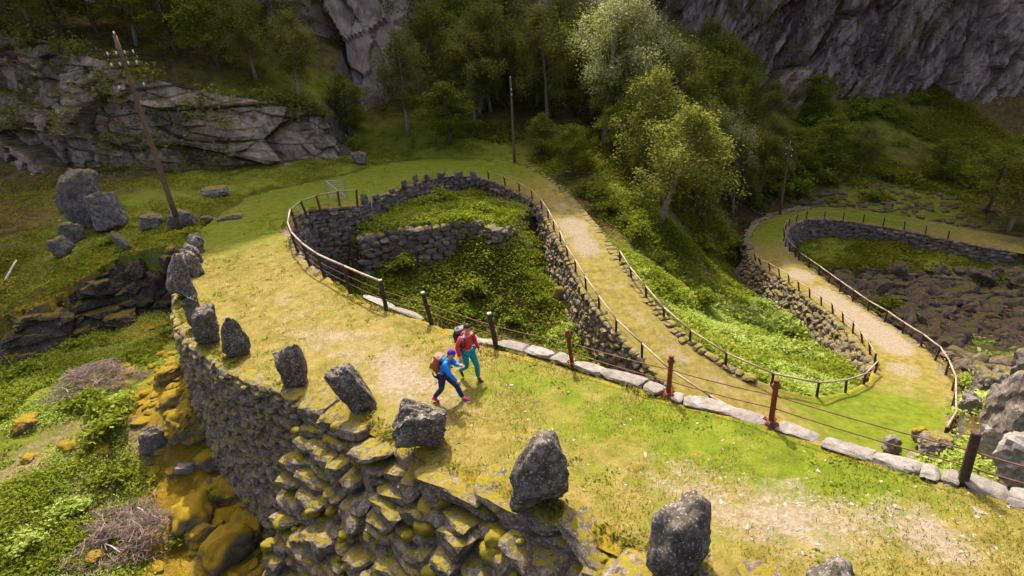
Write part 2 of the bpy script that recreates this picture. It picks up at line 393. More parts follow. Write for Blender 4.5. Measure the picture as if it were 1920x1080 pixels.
# ------------------------------------------------------------------ road layout (photo point + level -> world)
PAIRS = [  # (inner edge), (outer edge): px, py, z
 ((2200,1025,-7.45),(2150,1400,-7.40)),((1950,950,-7.6),(1800,1240,-7.6)),((1805,905,-7.7),(1550,1150,-7.8)),((1620,850,-7.8),(1410,1110,-7.9)),
 ((1445,795,-7.9),(1262,1078,-8.0)),((1253,742,-8.1),(1005,960,-8.2)),((1073,685,-8.3),(868,898,-8.3)),((930,648,-8.45),(738,838,-8.45)),
 ((808,603,-8.6),(632,775,-8.6)),((724,578,-8.7),(534,740,-8.7)),((655,548,-8.8),(423,690,-8.8)),((607,517,-8.95),(342,622,-8.9)),
 ((575,492,-9.1),(328,568,-9.0)),((548,460,-9.2),(338,505,-9.2)),((540,430,-9.4),(355,448,-9.4)),((548,408,-9.6),(430,385,-9.8)),
 ((570,395,-9.8),(480,362,-10.0)),((602,390,-9.9),(560,345,-10.3)),((672,383,-10.3),(650,325,-10.6)),((735,358,-10.7),(720,305,-11.0)),
 ((790,340,-11.0),(800,297,-11.4)),((830,330,-11.4),(880,297,-11.8)),((880,330,-11.8),(940,300,-12.2)),((914,337,-12.2),(985,310,-12.6)),
 ((960,355,-12.6),(1030,335,-12.9)),((1000,378,-12.9),(1075,375,-13.2)),((1020,403,-13.2),(1110,415,-13.5)),((1053,465,-13.7),(1150,468,-13.85)),
 ((1088,532,-14.2),(1190,524,-14.3)),((1139,608,-14.8),(1245,592,-14.85)),((1170,645,-15.2),(1293,636,-15.25)),((1220,690,-15.6),(1360,682,-15.7)),
 ((1268,733,-15.9),(1425,712,-16.1))]
IN = [W(*a) for a, b in PAIRS]; OUT = [W(*b) for a, b in PAIRS]
H2 = [((9.6,18.6,-16.5),(1500,735,-16.6)),((13.2,16.8,-16.9),(1560,738,-17.2)),((17.2,18.0,-17.3),(1610,720,-17.9)),((1790,740,-18.2),(1635,700,-18.4)),
 ((1775,700,-18.6),(1625,660,-18.9)),((1730,650,-19.2),(1600,630,-19.3)),((1640,590,-19.9),(1560,590,-19.8)),((1580,550,-20.4),(1510,555,-20.3)),
 ((1530,510,-20.9),(1460,520,-20.8)),((1490,480,-21.3),(1420,495,-21.3)),((1472,455,-21.8),(1403,468,-21.8)),((1474,435,-22.1),(1398,450,-22.0)),
 ((1482,424,-22.3),(1405,430,-22.2)),((1500,415,-22.4),(1430,410,-22.4)),((1520,410,-22.5),(1470,397,-22.6)),((1580,413,-22.8),(1530,388,-22.8)),
 ((1650,422,-23.2),(1600,392,-23.0)),((1720,437,-23.7),(1700,405,-23.4)),((1880,468,-24.3),(1800,425,-24.0)),((2050,490,-25.0),(1950,450,-24.8))]
for a, b in H2:
    IN.append(np.array(a, float) if a[0] < 100 else W(*a)); OUT.append(W(*b))
IN = np.array(IN); OUT = np.array(OUT)
both = catmull(np.hstack([(IN + OUT) / 2, IN, OUT]), 0.22)
RIN = both[:, 3:6].copy(); ROUT = both[:, 6:9].copy(); RC_ = (RIN + ROUT) / 2
def road_edge(P0, P1, edge):
    """slice of a sampled edge between the samples nearest to two points"""
    i = np.argmin(np.linalg.norm(edge[:, :2] - np.asarray(P0)[:2], axis=1)); j = np.argmin(np.linalg.norm(edge[:, :2] - np.asarray(P1)[:2], axis=1))
    return edge[i:j + 1] if i <= j else edge[j:i + 1][::-1]

# ------------------------------------------------------------------ terrain
def P(*L): return [tuple(W(*p)) for p in L]
def PY(*L): return [tuple(WY(*p)) for p in L]
LOWPOLY = np.vstack([RIN[:, :2], [(75, 46), (75, -6), (12, -6)]])
LEDGE = np.array(P((365,445,-9.4),(340,465,-9.5),(300,472,-9.6),(255,482,-9.8),(200,502,-10.0),(130,548,-10.6),(60,590,-11.0),(0,603,-11.2),(-150,620,-11.3)))
k_out = np.argmin(np.linalg.norm(ROUT[:, :2] - W(365,445,-9.4)[:2], axis=1))
BASPOLY = np.vstack([ROUT[:k_out + 1, :2], LEDGE[:, :2], [(-90, 30), (-90, -8), (13, -8)]])
TERRF = P((672,448,-12.1),(705,438,-12.0),(740,428,-11.85),(800,424,-11.8),(860,416,-11.8),(905,418,-11.95),(935,430,-12.2),(955,418,-12.5))
TERR = np.array([p[:2] for p in TERRF + P((992,392,-13.4),(985,366,-12.8),(930,338,-12.4),(880,325,-11.8),(825,325,-11.4),(785,335,-11),(730,352,-10.7),(668,378,-10.3))])
TER2F = np.array(P((1528,503,-25.3),(1560,500,-25.4),(1640,503,-25.6),(1720,514,-25.8),(1800,521,-26.0),(1920,536,-26.3),(2100,560,-26.5)))
TER2 = np.vstack([TER2F[:, :2], W(2100,500,-26)[:2], W(1880,468,-24.5)[:2], W(1650,424,-23.4)[:2], W(1520,408,-22.6)[:2], W(1470,440,-22.2)[:2], W(1485,478,-21.6)[:2]])
back = P((365,445,-9.45),(430,385,-9.8),(480,362,-10.05),(560,345,-10.35),(650,325,-10.65),(720,305,-11.05),(800,297,-11.45),(880,297,-11.85),
 (200,495,-10.0),(120,555,-10.6),(0,600,-11.1),(250,380,-9.2),(100,380,-9.0),(0,400,-9.3),(200,335,-8.7),(0,335,-8.5),(400,335,-9.4),(550,322,-10),
 (1000,285,-12.5),(1050,305,-13.1),(1170,440,-15.8),(1250,520,-18.2),(1330,500,-21.5),(1330,560,-20.3),(1330,460,-22),(1400,540,-24.2),(1385,450,-23.6),
 (1450,600,-21.8),(1500,660,-20.4),(1440,680,-18),(1350,640,-17.3),(1300,600,-16.6),(1560,715,-18.5),(1560,665,-21),(1590,700,-19.6),(1220,500,-16.4),(1110,380,-14.4),
 (1400,400,-22.8),(1350,385,-21.8),(1470,390,-22.6),(1520,382,-22.8),(1600,386,-23),(1700,398,-23.4),(1800,418,-24),(1920,438,-24.5),(1500,700,-17.9),(1430,720,-16.4),(1370,690,-16),(1200,536,-14.9)) \
 + PY((765,250,66),(905,210,71),(1010,205,72),(1110,190,75),(1130,265,62),(1200,340,52),(1240,415,45),(1300,330,60),(1390,340,70),(680,285,61),(850,275,62),
 (1600,300,80),(1750,300,80),(1900,330,76),(1500,200,98),(1650,185,100),(1850,190,98),(2050,200,96),(1400,220,92),(1250,205,84)) \
 + [(-70,40,-8.5),(-75,62,-5),(-45,66,-2),(-20,74,-5),(95,104,-14),(95,60,-24),(70,48,-26.5),(0,88,-7),(15,95,-10),(40,118,-10),(95,124,-8),(-75,124,6)]
low = P((690,490,-13.9),(733,492,-14.1),(812,494,-14.4),(879,488,-14.2),(935,470,-13.6),(960,430,-13.0),(995,398,-13.7),(985,440,-14.5),(900,560,-16.0),(1000,500,-15.8),(1000,440,-15.3),(975,410,-14.4),(1060,560,-16.8),(1000,640,-17.6),(1130,660,-17.4),
 (800,560,-15.8),(700,545,-15.2),(640,530,-15.2),(580,480,-13.2),(625,450,-12.8),(660,450,-12.4),(1005,415,-15.0),(1220,722,-17.6),
 (1640,560,-26.3),(1800,560,-26.8),(1920,570,-27.2),(1750,640,-25.5),(1850,640,-25.6),(1920,700,-24),(1800,690,-23.6),(1600,525,-26.4),(1780,540,-26.8)) \
 + [(-3,18,-17.2),(3,13,-18),(6,10.5,-15.5),(9,9,-15),(12,12,-18.5),(9,16,-18.6),(27,20,-21.5),(24,22,-20.5),(27,28,-23.5),(27,38,-25.5),(75,40,-27),(75,0,-18),(22,6,-12)] + P((1905,830,-14.4),(1915,900,-13.4),(1840,745,-16.5),(1872,865,-14.6),(1858,800,-15.8),(1935,750,-15.4),(1980,860,-13.4))
basin = P((510,930,-14.8),(423,850,-13.8),(384,790,-12.9),(356,715,-12.6),(340,640,-12.6),(300,645,-12.9),(330,610,-12.9),(250,1000,-14.6),(450,1080,-15.3),(0,1000,-13.6),(0,800,-12.9),
 (150,720,-12.6),(250,850,-13.6),(100,655,-12.9),(0,660,-12.7),(0,1200,-14.4),(250,622,-13.0),(180,640,-13.0)) + [(-2,3,-15.8),(4,0,-15),(-10,0,-15.8),(-28,5,-14),(-70,10,-13),(-60,24,-12.5)]
terr = TERRF + P((990,393,-13.4)) + [(-6.7,47,-12.46),(-5.2,50,-13.1),(-2.9,50.7,-13.3),(-8.5,43.5,-12.2),(-10.1,38.9,-11.75),(-1.3,50.3,-13.5),(0.8,47.8,-13.8)]
ter2 = P((1515,457,-25.0),(1643,467,-25.3),(1790,487,-25.7),(1900,492,-26.0),(1540,503,-25.3),(1640,503,-25.6),(1800,521,-26),(1920,536,-26.3)) + [(75, 46, -26.5), tuple(W(1480,440,-24.6))]
GX = np.arange(-75, 95.01, 0.34); GY = np.arange(-8, 124.01, 0.34)
gx, gy = np.meshgrid(GX, GY)
Zb = tps_fit(back)(gx, gy); Zl = tps_fit(low)(gx, gy); Zs = tps_fit(basin)(gx, gy)
mlow = inpoly(gx, gy, LOWPOLY); mbas = inpoly(gx, gy, BASPOLY); mterr = inpoly(gx, gy, TERR) & mlow; mter2 = inpoly(gx, gy, TER2) & mlow
GZ = np.where(mlow, Zl, np.where(mbas, Zs, Zb))
GZ = np.where(mterr, tps_fit(terr)(gx, gy), GZ); GZ = np.where(mter2, tps_fit(ter2)(gx, gy), GZ)
pxy = np.stack([gx, gy], -1)
rough_amp = np.where(mlow & ~mter2 & ~mterr, .28, np.where(mbas, .22, .30))
GZ = GZ + rough_amp * fbm(pxy, .35, 3, 4) + .07 * fbm(pxy, 1.4, 31, 2)
slab_base = [W(-260,330,-8.2), W(0,330,-8.7), W(150,338,-8.9), W(300,343,-9.5), W(450,334,-10.0), W(600,314,-10.6), W(655,306,-10.9)]
slab_toppx = [(-260,-60), (0,45), (140,98), (300,150), (430,182), (598,208), (650,290)]
slab_top = [WY(a, b, q[1] + 4.5 - 1.5 * k / 6) for k, ((a, b), q) in enumerate(zip(slab_toppx, slab_base))]
_sx = np.array([q[0] for q in slab_top]); _sy = np.array([q[1] for q in slab_top]); _sz = np.array([q[2] for q in slab_top])
_yt = np.interp(gx, _sx, _sy); _zt = np.interp(gx, _sx, _sz)
ramp = _zt - .5 + (gy - _yt) * .38 + .35 * fbm(pxy, .3, 41, 3)
GZ = np.where((gx < _sx[-1]) & (gy > _yt + .6), np.maximum(GZ, ramp), GZ)
# roads pressed into the terrain
mroad = np.zeros(gx.shape, bool)
_wd = np.linalg.norm((ROUT - RIN)[:, :2], axis=1); _in = np.clip(.52 / _wd, .05, .2)[:, None]
for v in np.linspace(0, 1, 60):
    Q = RIN * (1 - v) + ROUT * v
    ix = np.clip(np.round((Q[:, 0] + 75) / .34).astype(int), 0, len(GX) - 1); iy = np.clip(np.round((Q[:, 1] + 8) / .34).astype(int), 0, len(GY) - 1)
    GZ[iy, ix] = np.minimum(Q[:, 2] - 1.0, GZ[iy, ix]); mroad[iy, ix] = True
for v in np.linspace(0, 1, 48):
    vv = _in + (1 - 2 * _in) * v; Q = RIN * (1 - vv) + ROUT * vv
    ix = np.clip(np.round((Q[:, 0] + 75) / .34).astype(int), 0, len(GX) - 1); iy = np.clip(np.round((Q[:, 1] + 8) / .34).astype(int), 0, len(GY) - 1)
    GZ[iy, ix] = Q[:, 2] - .16; mroad[iy, ix] = True
def ground(x, y):
    fx = np.clip((np.asarray(x, float) + 75) / .34, 0, len(GX) - 1.001); fy = np.clip((np.asarray(y, float) + 8) / .34, 0, len(GY) - 1.001)
    i = fx.astype(int); j = fy.astype(int); a = fx - i; b = fy - j
    return GZ[j, i] * (1 - a) * (1 - b) + GZ[j, i + 1] * a * (1 - b) + GZ[j + 1, i] * (1 - a) * b + GZ[j + 1, i + 1] * a * b
def hit(px, py, fallback):
    """where the line of sight through a photo point first meets the ground"""
    r = RC @ np.array([(px - 960) / F, -(py - 540) / F, -1.0]); t = np.linspace(5, 140, 2700); Q = r[None] * t[:, None]
    below = Q[:, 2] < ground(Q[:, 0], Q[:, 1])
    return Q[np.argmax(below)] if below.any() else np.asarray(fallback, float)
def gidx(x, y):
    return np.clip(np.round((np.asarray(y) + 8) / .34).astype(int), 0, len(GY) - 1), np.clip(np.round((np.asarray(x) + 75) / .34).astype(int), 0, len(GX) - 1)
nyg, nxg = gx.shape
idx = np.arange(nyg * nxg).reshape(nyg, nxg)
Fg = np.stack([idx[:-1, :-1], idx[:-1, 1:], idx[1:, 1:], idx[1:, :-1]], -1).reshape(-1, 4)
def blob(x, y, c, r): return np.exp(-(((x - c[0]) ** 2 + (y - c[1]) ** 2) / (r * r)))
grass_a = np.full(gx.shape, .25); moss_a = np.full(gx.shape, .12)
grass_a[mterr] = .55; grass_a[mter2] = .85; grass_a[mlow & ~mterr & ~mter2] = .32; grass_a[mbas] = .5
for c, r, a in [(W(480,400,-9.7),9,.8),(W(700,300,-11),9,.8),(W(850,290,-11.5),8,.8),(W(300,400,-9.3),6,.5),(W(1500,700,-18),4.5,.9),(W(1400,690,-17),3.5,.7),(W(1450,640,-20),5,.7),(W(1250,520,-17.5),6,.4),(W(1700,380,-22.5),8,.5),(W(60,950,-13.6),5,.5),(WY(1600,220,92),22,.35),(W(500,340,-9.8),8,.6)]:
    grass_a = grass_a + a * blob(gx, gy, c, r)
for c, r, a in [(W(420,900,-14.2),2.2,.8),(W(470,980,-14.8),2.4,.9),(W(330,740,-12.8),2.0,.8),(W(350,800,-13.2),1.9,.8),(W(390,1000,-14.6),1.6,.5),(W(230,560,-10.8),3,.35),(W(100,560,-10.8),3.5,.4),(W(700,450,-14.6),2.0,.5),(W(480,1060,-15),2.5,.8),(W(150,840,-13.4),2,.3)]:
    moss_a = moss_a + a * blob(gx, gy, c, r)
GZ = GZ + np.clip(moss_a - .25, 0, .7) * .75 * np.clip(fbm(pxy, .85, 61, 3), 0, 1) * mbas
straw_a = np.where(mbas, .34, .0) + .3 * blob(gx, gy, W(80,900,-13.6), 3) + .35 * blob(gx, gy, W(190,870,-13.6), 2)
for c, r, a in [(W(1440,650,-19.5),1.3,.55),(W(1720,300,-20),12,.30),(W(1250,420,-16),5,.2)]: straw_a = straw_a + a * blob(gx, gy, c, r)
boulder_zone = mlow & ~mter2 & (gx > 23)
grass_a[boulder_zone] = .05
o = obj('hillside', mesh_np('hillside', np.stack([gx, gy, GZ], -1).reshape(-1, 3), Fg, True, {'grass': grass_a.ravel(), 'moss': moss_a.ravel(), 'straw': straw_a.ravel()}), M['ground']); tag(o, kind='structure')

# ------------------------------------------------------------------ road sheet
nv = 25; vs = np.linspace(0, 1, nv)
nU = len(RIN)
Rv = RIN[:, None] * (1 - vs[None, :, None]) + ROUT[:, None] * vs[None, :, None]
edge_j = .10 * vnoise(RC_[:, :2], .9, 5)
across = (ROUT - RIN); across /= np.linalg.norm(across, axis=1)[:, None]
Rv[:, 0] += across * (edge_j)[:, None]; Rv[:, -1] += across * (edge_j[::-1])[:, None]
Rv[..., 2] += .035 * fbm(Rv[..., :2], .8, 9, 3) + .012 * fbm(Rv[..., :2], 4, 19, 2)
Rv[:, 0, 2] -= .10; Rv[:, -1, 2] -= .10
X_, Y_ = Rv[..., 0], Rv[..., 1]
lat = 1 - np.abs(2 * vs - 1)[None, :] ** 2.2
wear = np.zeros(X_.shape)
for c, r, a in [(W(590,560,-8.9),2.6,0.5),(W(500,520,-9.1),2.3,0.3),(W(680,640,-8.7),2.0,0.48),(W(760,690,-8.5),1.6,0.44),(W(850,770,-8.4),1.4,0.44),(W(740,730,-8.5),1.0,.4),(W(1050,860,-8.2),1.2,.42),
 (W(1380,940,-8),1.5,0.31),(W(1450,1010,-7.9),1.2,0.34),(W(1750,960,-7.7),1.3,0.31),(W(1800,1030,-7.6),1.2,0.28),(W(1250,900,-8.1),1.0,.36),(W(1550,970,-7.8),1.0,0.25),(W(560,640,-8.8),1.6,.3),
 (W(1080,420,-13.4),2.2,.85),(W(1100,465,-13.8),2.0,.8),(W(1060,385,-13.2),1.8,.6),(W(1150,530,-14.2),1.6,.42),(W(1200,590,-14.8),1.8,.45),(W(1260,650,-15.3),1.6,.42),(W(1330,705,-15.9),1.6,.4),(W(1430,760,-16.6),1.8,.25),
 (W(1510,515,-20.8),2.2,.9),(W(1560,555,-20.3),2.2,1.0),(W(1610,595,-19.9),2.2,1.0),(W(1650,625,-19.5),2.0,.95),(W(1685,655,-19.2),1.7,.7),(W(1690,700,-18.8),1.4,.65),(W(1680,735,-18.3),1.3,.55),(W(1480,490,-21.2),1.5,.6),(W(520,420,-9.5),1.4,.35),(W(640,372,-10.2),2.5,.35)]:
    wear = wear + a * blob(X_, Y_, c, r)
wear = np.clip(wear, 0, .92) * (.25 + .75 * lat)
green = np.full(X_.shape, .30)
for c, r, a in [(W(450,430,-9.6),5,.6),(W(620,350,-10.4),7,.8),(W(800,310,-11.3),7,.8),(W(930,315,-12.2),4,.5),(W(1130,780,-8.2),1.8,.3),(W(1500,860,-7.9),1.8,.28),(W(1600,900,-7.8),1.2,.3),(W(1330,800,-8),1.5,.35),(W(1000,720,-8.4),1.1,.25),(W(1700,790,-17.6),3.0,.7),(W(1600,780,-17),2.5,.5),(W(1440,430,-22.1),5,.5),(W(1600,402,-22.9),7,.6),(W(900,700,-8.5),1.0,.2)]:
    green = green + a * blob(X_, Y_, c, r)
mossr = np.clip(np.abs(2 * vs - 1)[None, :] ** 5 * .75 + np.zeros(X_.shape), 0, 1)
far = blob(X_, Y_, W(760,320,-11), 14)[:, :]
mossr = mossr * (1 - .7 * far)
ri = np.arange(nU * nv).reshape(nU, nv)
Fr = np.stack([ri[:-1, :-1], ri[1:, :-1], ri[1:, 1:], ri[:-1, 1:]], -1).reshape(-1, 4)
o = obj('road', mesh_np('road', Rv.reshape(-1, 3), Fr, True, {'wear': wear.ravel(), 'green': np.clip(green, 0, 1).ravel(), 'moss': mossr.ravel()}), M['road']); tag(o, kind='structure')
def road_z(x, y):
    """height of the road sheet at a point"""
    d = (Rv[..., 0] - x) ** 2 + (Rv[..., 1] - y) ** 2; k = np.unravel_index(np.argmin(d), d.shape); return float(Rv[k][2])

# ------------------------------------------------------------------ cliffs
def cliff_sheet(name, base, top, nu, nv, disp, mat, seed, bulge=0.0):
    base = catmull(base, 1.0); top = catmull(top, 1.0)
    def rs(A, n):
        d = np.linspace(0, 1, len(A)); s = np.linspace(0, 1, n); return np.stack([np.interp(s, d, A[:, k]) for k in range(3)], 1)
    B = rs(base, nu); T = rs(top, nu); v = np.linspace(0, 1, nv)[None, :, None]
    Pp = B[:, None] * (1 - v) + T[:, None] * v
    N = np.cross(np.gradient(Pp, axis=0), np.gradient(Pp, axis=1)); N /= np.linalg.norm(N, axis=-1)[..., None] + 1e-9
    N = np.where((N[..., 1] > 0)[..., None], -N, N)
    N = np.stack([N[..., 0] * .6, N[..., 1], N[..., 2] * .35], -1)
    D = disp(Pp)
    Pp = Pp + N * D[..., None]
    i = np.arange(nu * nv).reshape(nu, nv)
    Fc = np.stack([i[:-1, :-1], i[1:, :-1], i[1:, 1:], i[:-1, 1:]], -1).reshape(-1, 4)
    o = obj(name, mesh_np(name, Pp.reshape(-1, 3), Fc, False), mat); tag(o, kind='structure')
    return Pp
def rotP(Pp, a):
    c, s = math.cos(a), math.sin(a)
    return np.stack([Pp[..., 0] * c - Pp[..., 2] * s, Pp[..., 1], Pp[..., 0] * s + Pp[..., 2] * c], -1)
def disp_slab(Pp):
    Q = rotP(Pp, .22); c1, t1, e1 = cellnoise(Q, (.10, .12, .36), 1); c2, t2, e2 = cellnoise(Q, (.4, .4, 1.1), 4)
    return -.35 * np.exp(-(e1 / .05) ** 2) - .12 * np.exp(-(e2 / .08) ** 2) + (c1 - .5) * 2.4 + t1 * 2.2 + (c2 - .5) * .75 + t2 * .6 + .16 * fbm(Pp, .8, 2, 4)
def disp_back(Pp):
    Q = rotP(Pp, -.15); c1, t1, _ = cellnoise(Q, (.13, .12, .07), 11); c2, t2, _ = cellnoise(Q, (.45, .4, .25), 14)
    return (c1 - .5) * 4.5 + t1 * 3 + (c2 - .5) * 1.3 + t2 * .8 + .4 * fbm(Pp, .5, 12, 5)
def disp_right(Pp):
    Q = rotP(Pp, .5); c1, t1, e1 = cellnoise(Q, (.15, .10, .05), 21); c2, t2, e2 = cellnoise(Q, (.55, .3, .13), 24); c3, t3, e3 = cellnoise(Q, (1.6, .8, .4), 27)
    return (c1 - .5) * 4.5 + t1 * 2.4 + (c2 - .5) * 2.0 + t2 * 1.0 + (c3 - .5) * .7 + .5 * fbm(Pp, .3, 22, 5) - .9 * np.exp(-(e1 / .05) ** 2) - .35 * np.exp(-(e2 / .07) ** 2)
slab_base = [np.array(q) - [0, 0, .8] for q in slab_base]
SHS = cliff_sheet('cliff', slab_base, slab_top, 420, 110, disp_slab, M['cliff'], 1)
LEDGE_B = LEDGE + np.array([.25, -1.1, 0]); LEDGE_B[:, 2] = -13.4
def disp_ledge(Pp):
    c1, t1, e1 = cellnoise(Pp, (.4, .4, .7), 31); c2, t2, e2 = cellnoise(Pp, (1.1, 1.1, 2.2), 34)
    return (c1 - .45) * 1.3 + t1 * .9 + (c2 - .5) * .4 - .25 * np.exp(-(e1 / .07) ** 2)
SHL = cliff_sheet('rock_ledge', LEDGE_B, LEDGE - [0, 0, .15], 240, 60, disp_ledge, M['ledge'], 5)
SHADE = [(-90,22,-12),(-30,22,-12.5),(-20,24,-11),(-15.5,27,-9.2),(-12,31,-9.4),(-7,35,-14),(-2,39,-16),(2,41,-15.5),(5,41.5,-13.2),(8,42,-16),(14,43,-20),(18,44,-22),(22,47.5,-21.2),(25,46,-21),(27,36,-25),(32,31,-25.5),(45,27,-26),(110,20,-26)]  # wanted shade edge on the ground; the cliff crests are shaped from it
def rim_of(X, Yb, zg):
    Yr = 96.0 if X < 23 else 114.0
    return (X + math.tan(SUN_AZ) * (Yr - Yb), Yr, zg + (Yr - Yb) / math.cos(SUN_AZ) * math.tan(SUN_EL))
rims = [rim_of(*s) for s in SHADE]
rimx = np.array([r[0] for r in rims[:12]]); rimz = np.array([r[2] for r in rims[:12]])
xs = np.concatenate([np.linspace(-95, -20, 26), np.linspace(-18, 26, 62)])
zr = np.interp(xs, rimx, rimz)  # unseen crest height, shaped to throw the wanted shade edge
zr = np.where((xs > 4.0) & (xs < 11.0), np.minimum(zr, 38), zr)  # added notch in the crest, lets sun through to the tall birches
zr = zr + .9 * vnoise(np.stack([xs, xs * 0], -1), .5, 77)
shade_rim_back = np.stack([xs, np.full(len(xs), 96.0), zr], 1)
bb = np.array([(-95,60,-4),(-70,60,-3),(-45,61,-2),(-25,64,-4),(-15,69,-10),(-8,73,-10.5),(0,79,-10),(10,86,-10),(18,94,-12),(26,103,-14)])
base_back = np.stack([xs, np.interp(xs, bb[:, 0], bb[:, 1]), np.interp(xs, bb[:, 0], bb[:, 2]) - 9.0], 1)
def sheet_lin(name, B, T, nu, nv, disp, mat, pw=1.0):
    d = np.linspace(0, 1, len(B)); s = np.linspace(0, 1, nu)
    B = np.stack([np.interp(s, d, B[:, k]) for k in range(3)], 1); T = np.stack([np.interp(s, d, T[:, k]) for k in range(3)], 1)
    v = (np.linspace(0, 1, nv) ** pw)[None, :, None]
    Pp = B[:, None] * (1 - v) + T[:, None] * v
    D = disp(Pp) * np.clip((1 - v[..., 0]) * 6, 0, 1)
    Pp[..., 1] -= D; Pp[..., 2] += D * .15
    i = np.arange(nu * nv).reshape(nu, nv); Fc = np.stack([i[:-1, :-1], i[1:, :-1], i[1:, 1:], i[:-1, 1:]], -1).reshape(-1, 4)
    o = obj(name, mesh_np(name, Pp.reshape(-1, 3), Fc, False), mat); tag(o, kind='structure'); return Pp
SHB = sheet_lin('cliff', base_back, shade_rim_back, 420, 190, disp_back, M['cliff_pink'], 1.9)  # real cliff face below; its crest above view is shaped for shade
rx2 = np.array([r[0] for r in rims[12:]]); rz2 = np.array([r[2] for r in rims[12:]])
xs2 = np.concatenate([np.linspace(14, 44, 40), np.linspace(46, 130, 30)])
zr2 = np.interp(xs2, rx2, rz2) + .9 * vnoise(np.stack([xs2, xs2 * 0], -1), .5, 78)
shade_rim_right = np.stack([xs2, np.full(len(xs2), 114.0), zr2], 1)  # unseen right crest, likewise shaped to shade the ground in front
bp = np.array([WY(1280,120,103), WY(1345,160,101), WY(1420,170,100), WY(1520,178,99), WY(1640,188,99), WY(1760,180,99), WY(1920,175,98), WY(2200,175,96)])
base_right = np.stack([xs2, np.interp(xs2, bp[:, 0], bp[:, 1]), np.interp(xs2, bp[:, 0], bp[:, 2]) - 6.0], 1)
SHR = sheet_lin('cliff', base_right, shade_rim_right, 560, 200, disp_right, M['cliff_right'], 1.9)

# ------------------------------------------------------------------ dry stone walls
def stone_pool(n, seed, sub, **kw):
    out = []
    for k in range(n):
        V, Fc = rock(seed + k, sub, **kw); out.append((V, Fc))
    return out
POOL = stone_pool(12, 100, 2, boxy=.35, nplanes=7, rough=.05, round_=40)
POOLN = stone_pool(14, 200, 3, boxy=.3, nplanes=9, rough=.06, round_=45, fine=.022)
_poolmesh = {}
def pool_mesh(pool, k, mat):
    key = (id(pool), k, mat.name)
    if key not in _poolmesh:
        me = mesh_np('stone', pool[k][0], pool[k][1], False); me.materials.append(mat); _poolmesh[key] = me
    return _poolmesh[key]
def edge_path(edge, other, P0, P1, step=.25):
    """points along a road edge plus the direction pointing away from the road"""
    i = np.argmin(np.linalg.norm(edge[:, :2] - np.asarray(P0)[:2], axis=1)); j = np.argmin(np.linalg.norm(edge[:, :2] - np.asarray(P1)[:2], axis=1))
    i, j = min(i, j), max(i, j)
    A = edge[i:j + 1]; O = (edge - other)[i:j + 1, :2]; O = O / np.linalg.norm(O, axis=1)[:, None]
    T = np.gradient(A[:, :2], axis=0); T /= np.linalg.norm(T, axis=1)[:, None] + 1e-9; Nn = np.stack([-T[:, 1], T[:, 0]], 1)
    sg = np.sign((Nn * O).sum(1)); sg[sg == 0] = 1
    Nn = Nn * sg[:, None]
    k = np.ones(9) / 9
    Nn = np.stack([np.convolve(np.pad(Nn[:, c], 4, 'edge'), k, 'valid') for c in (0, 1)], 1); Nn /= np.linalg.norm(Nn, axis=1)[:, None]
    return A.copy(), Nn
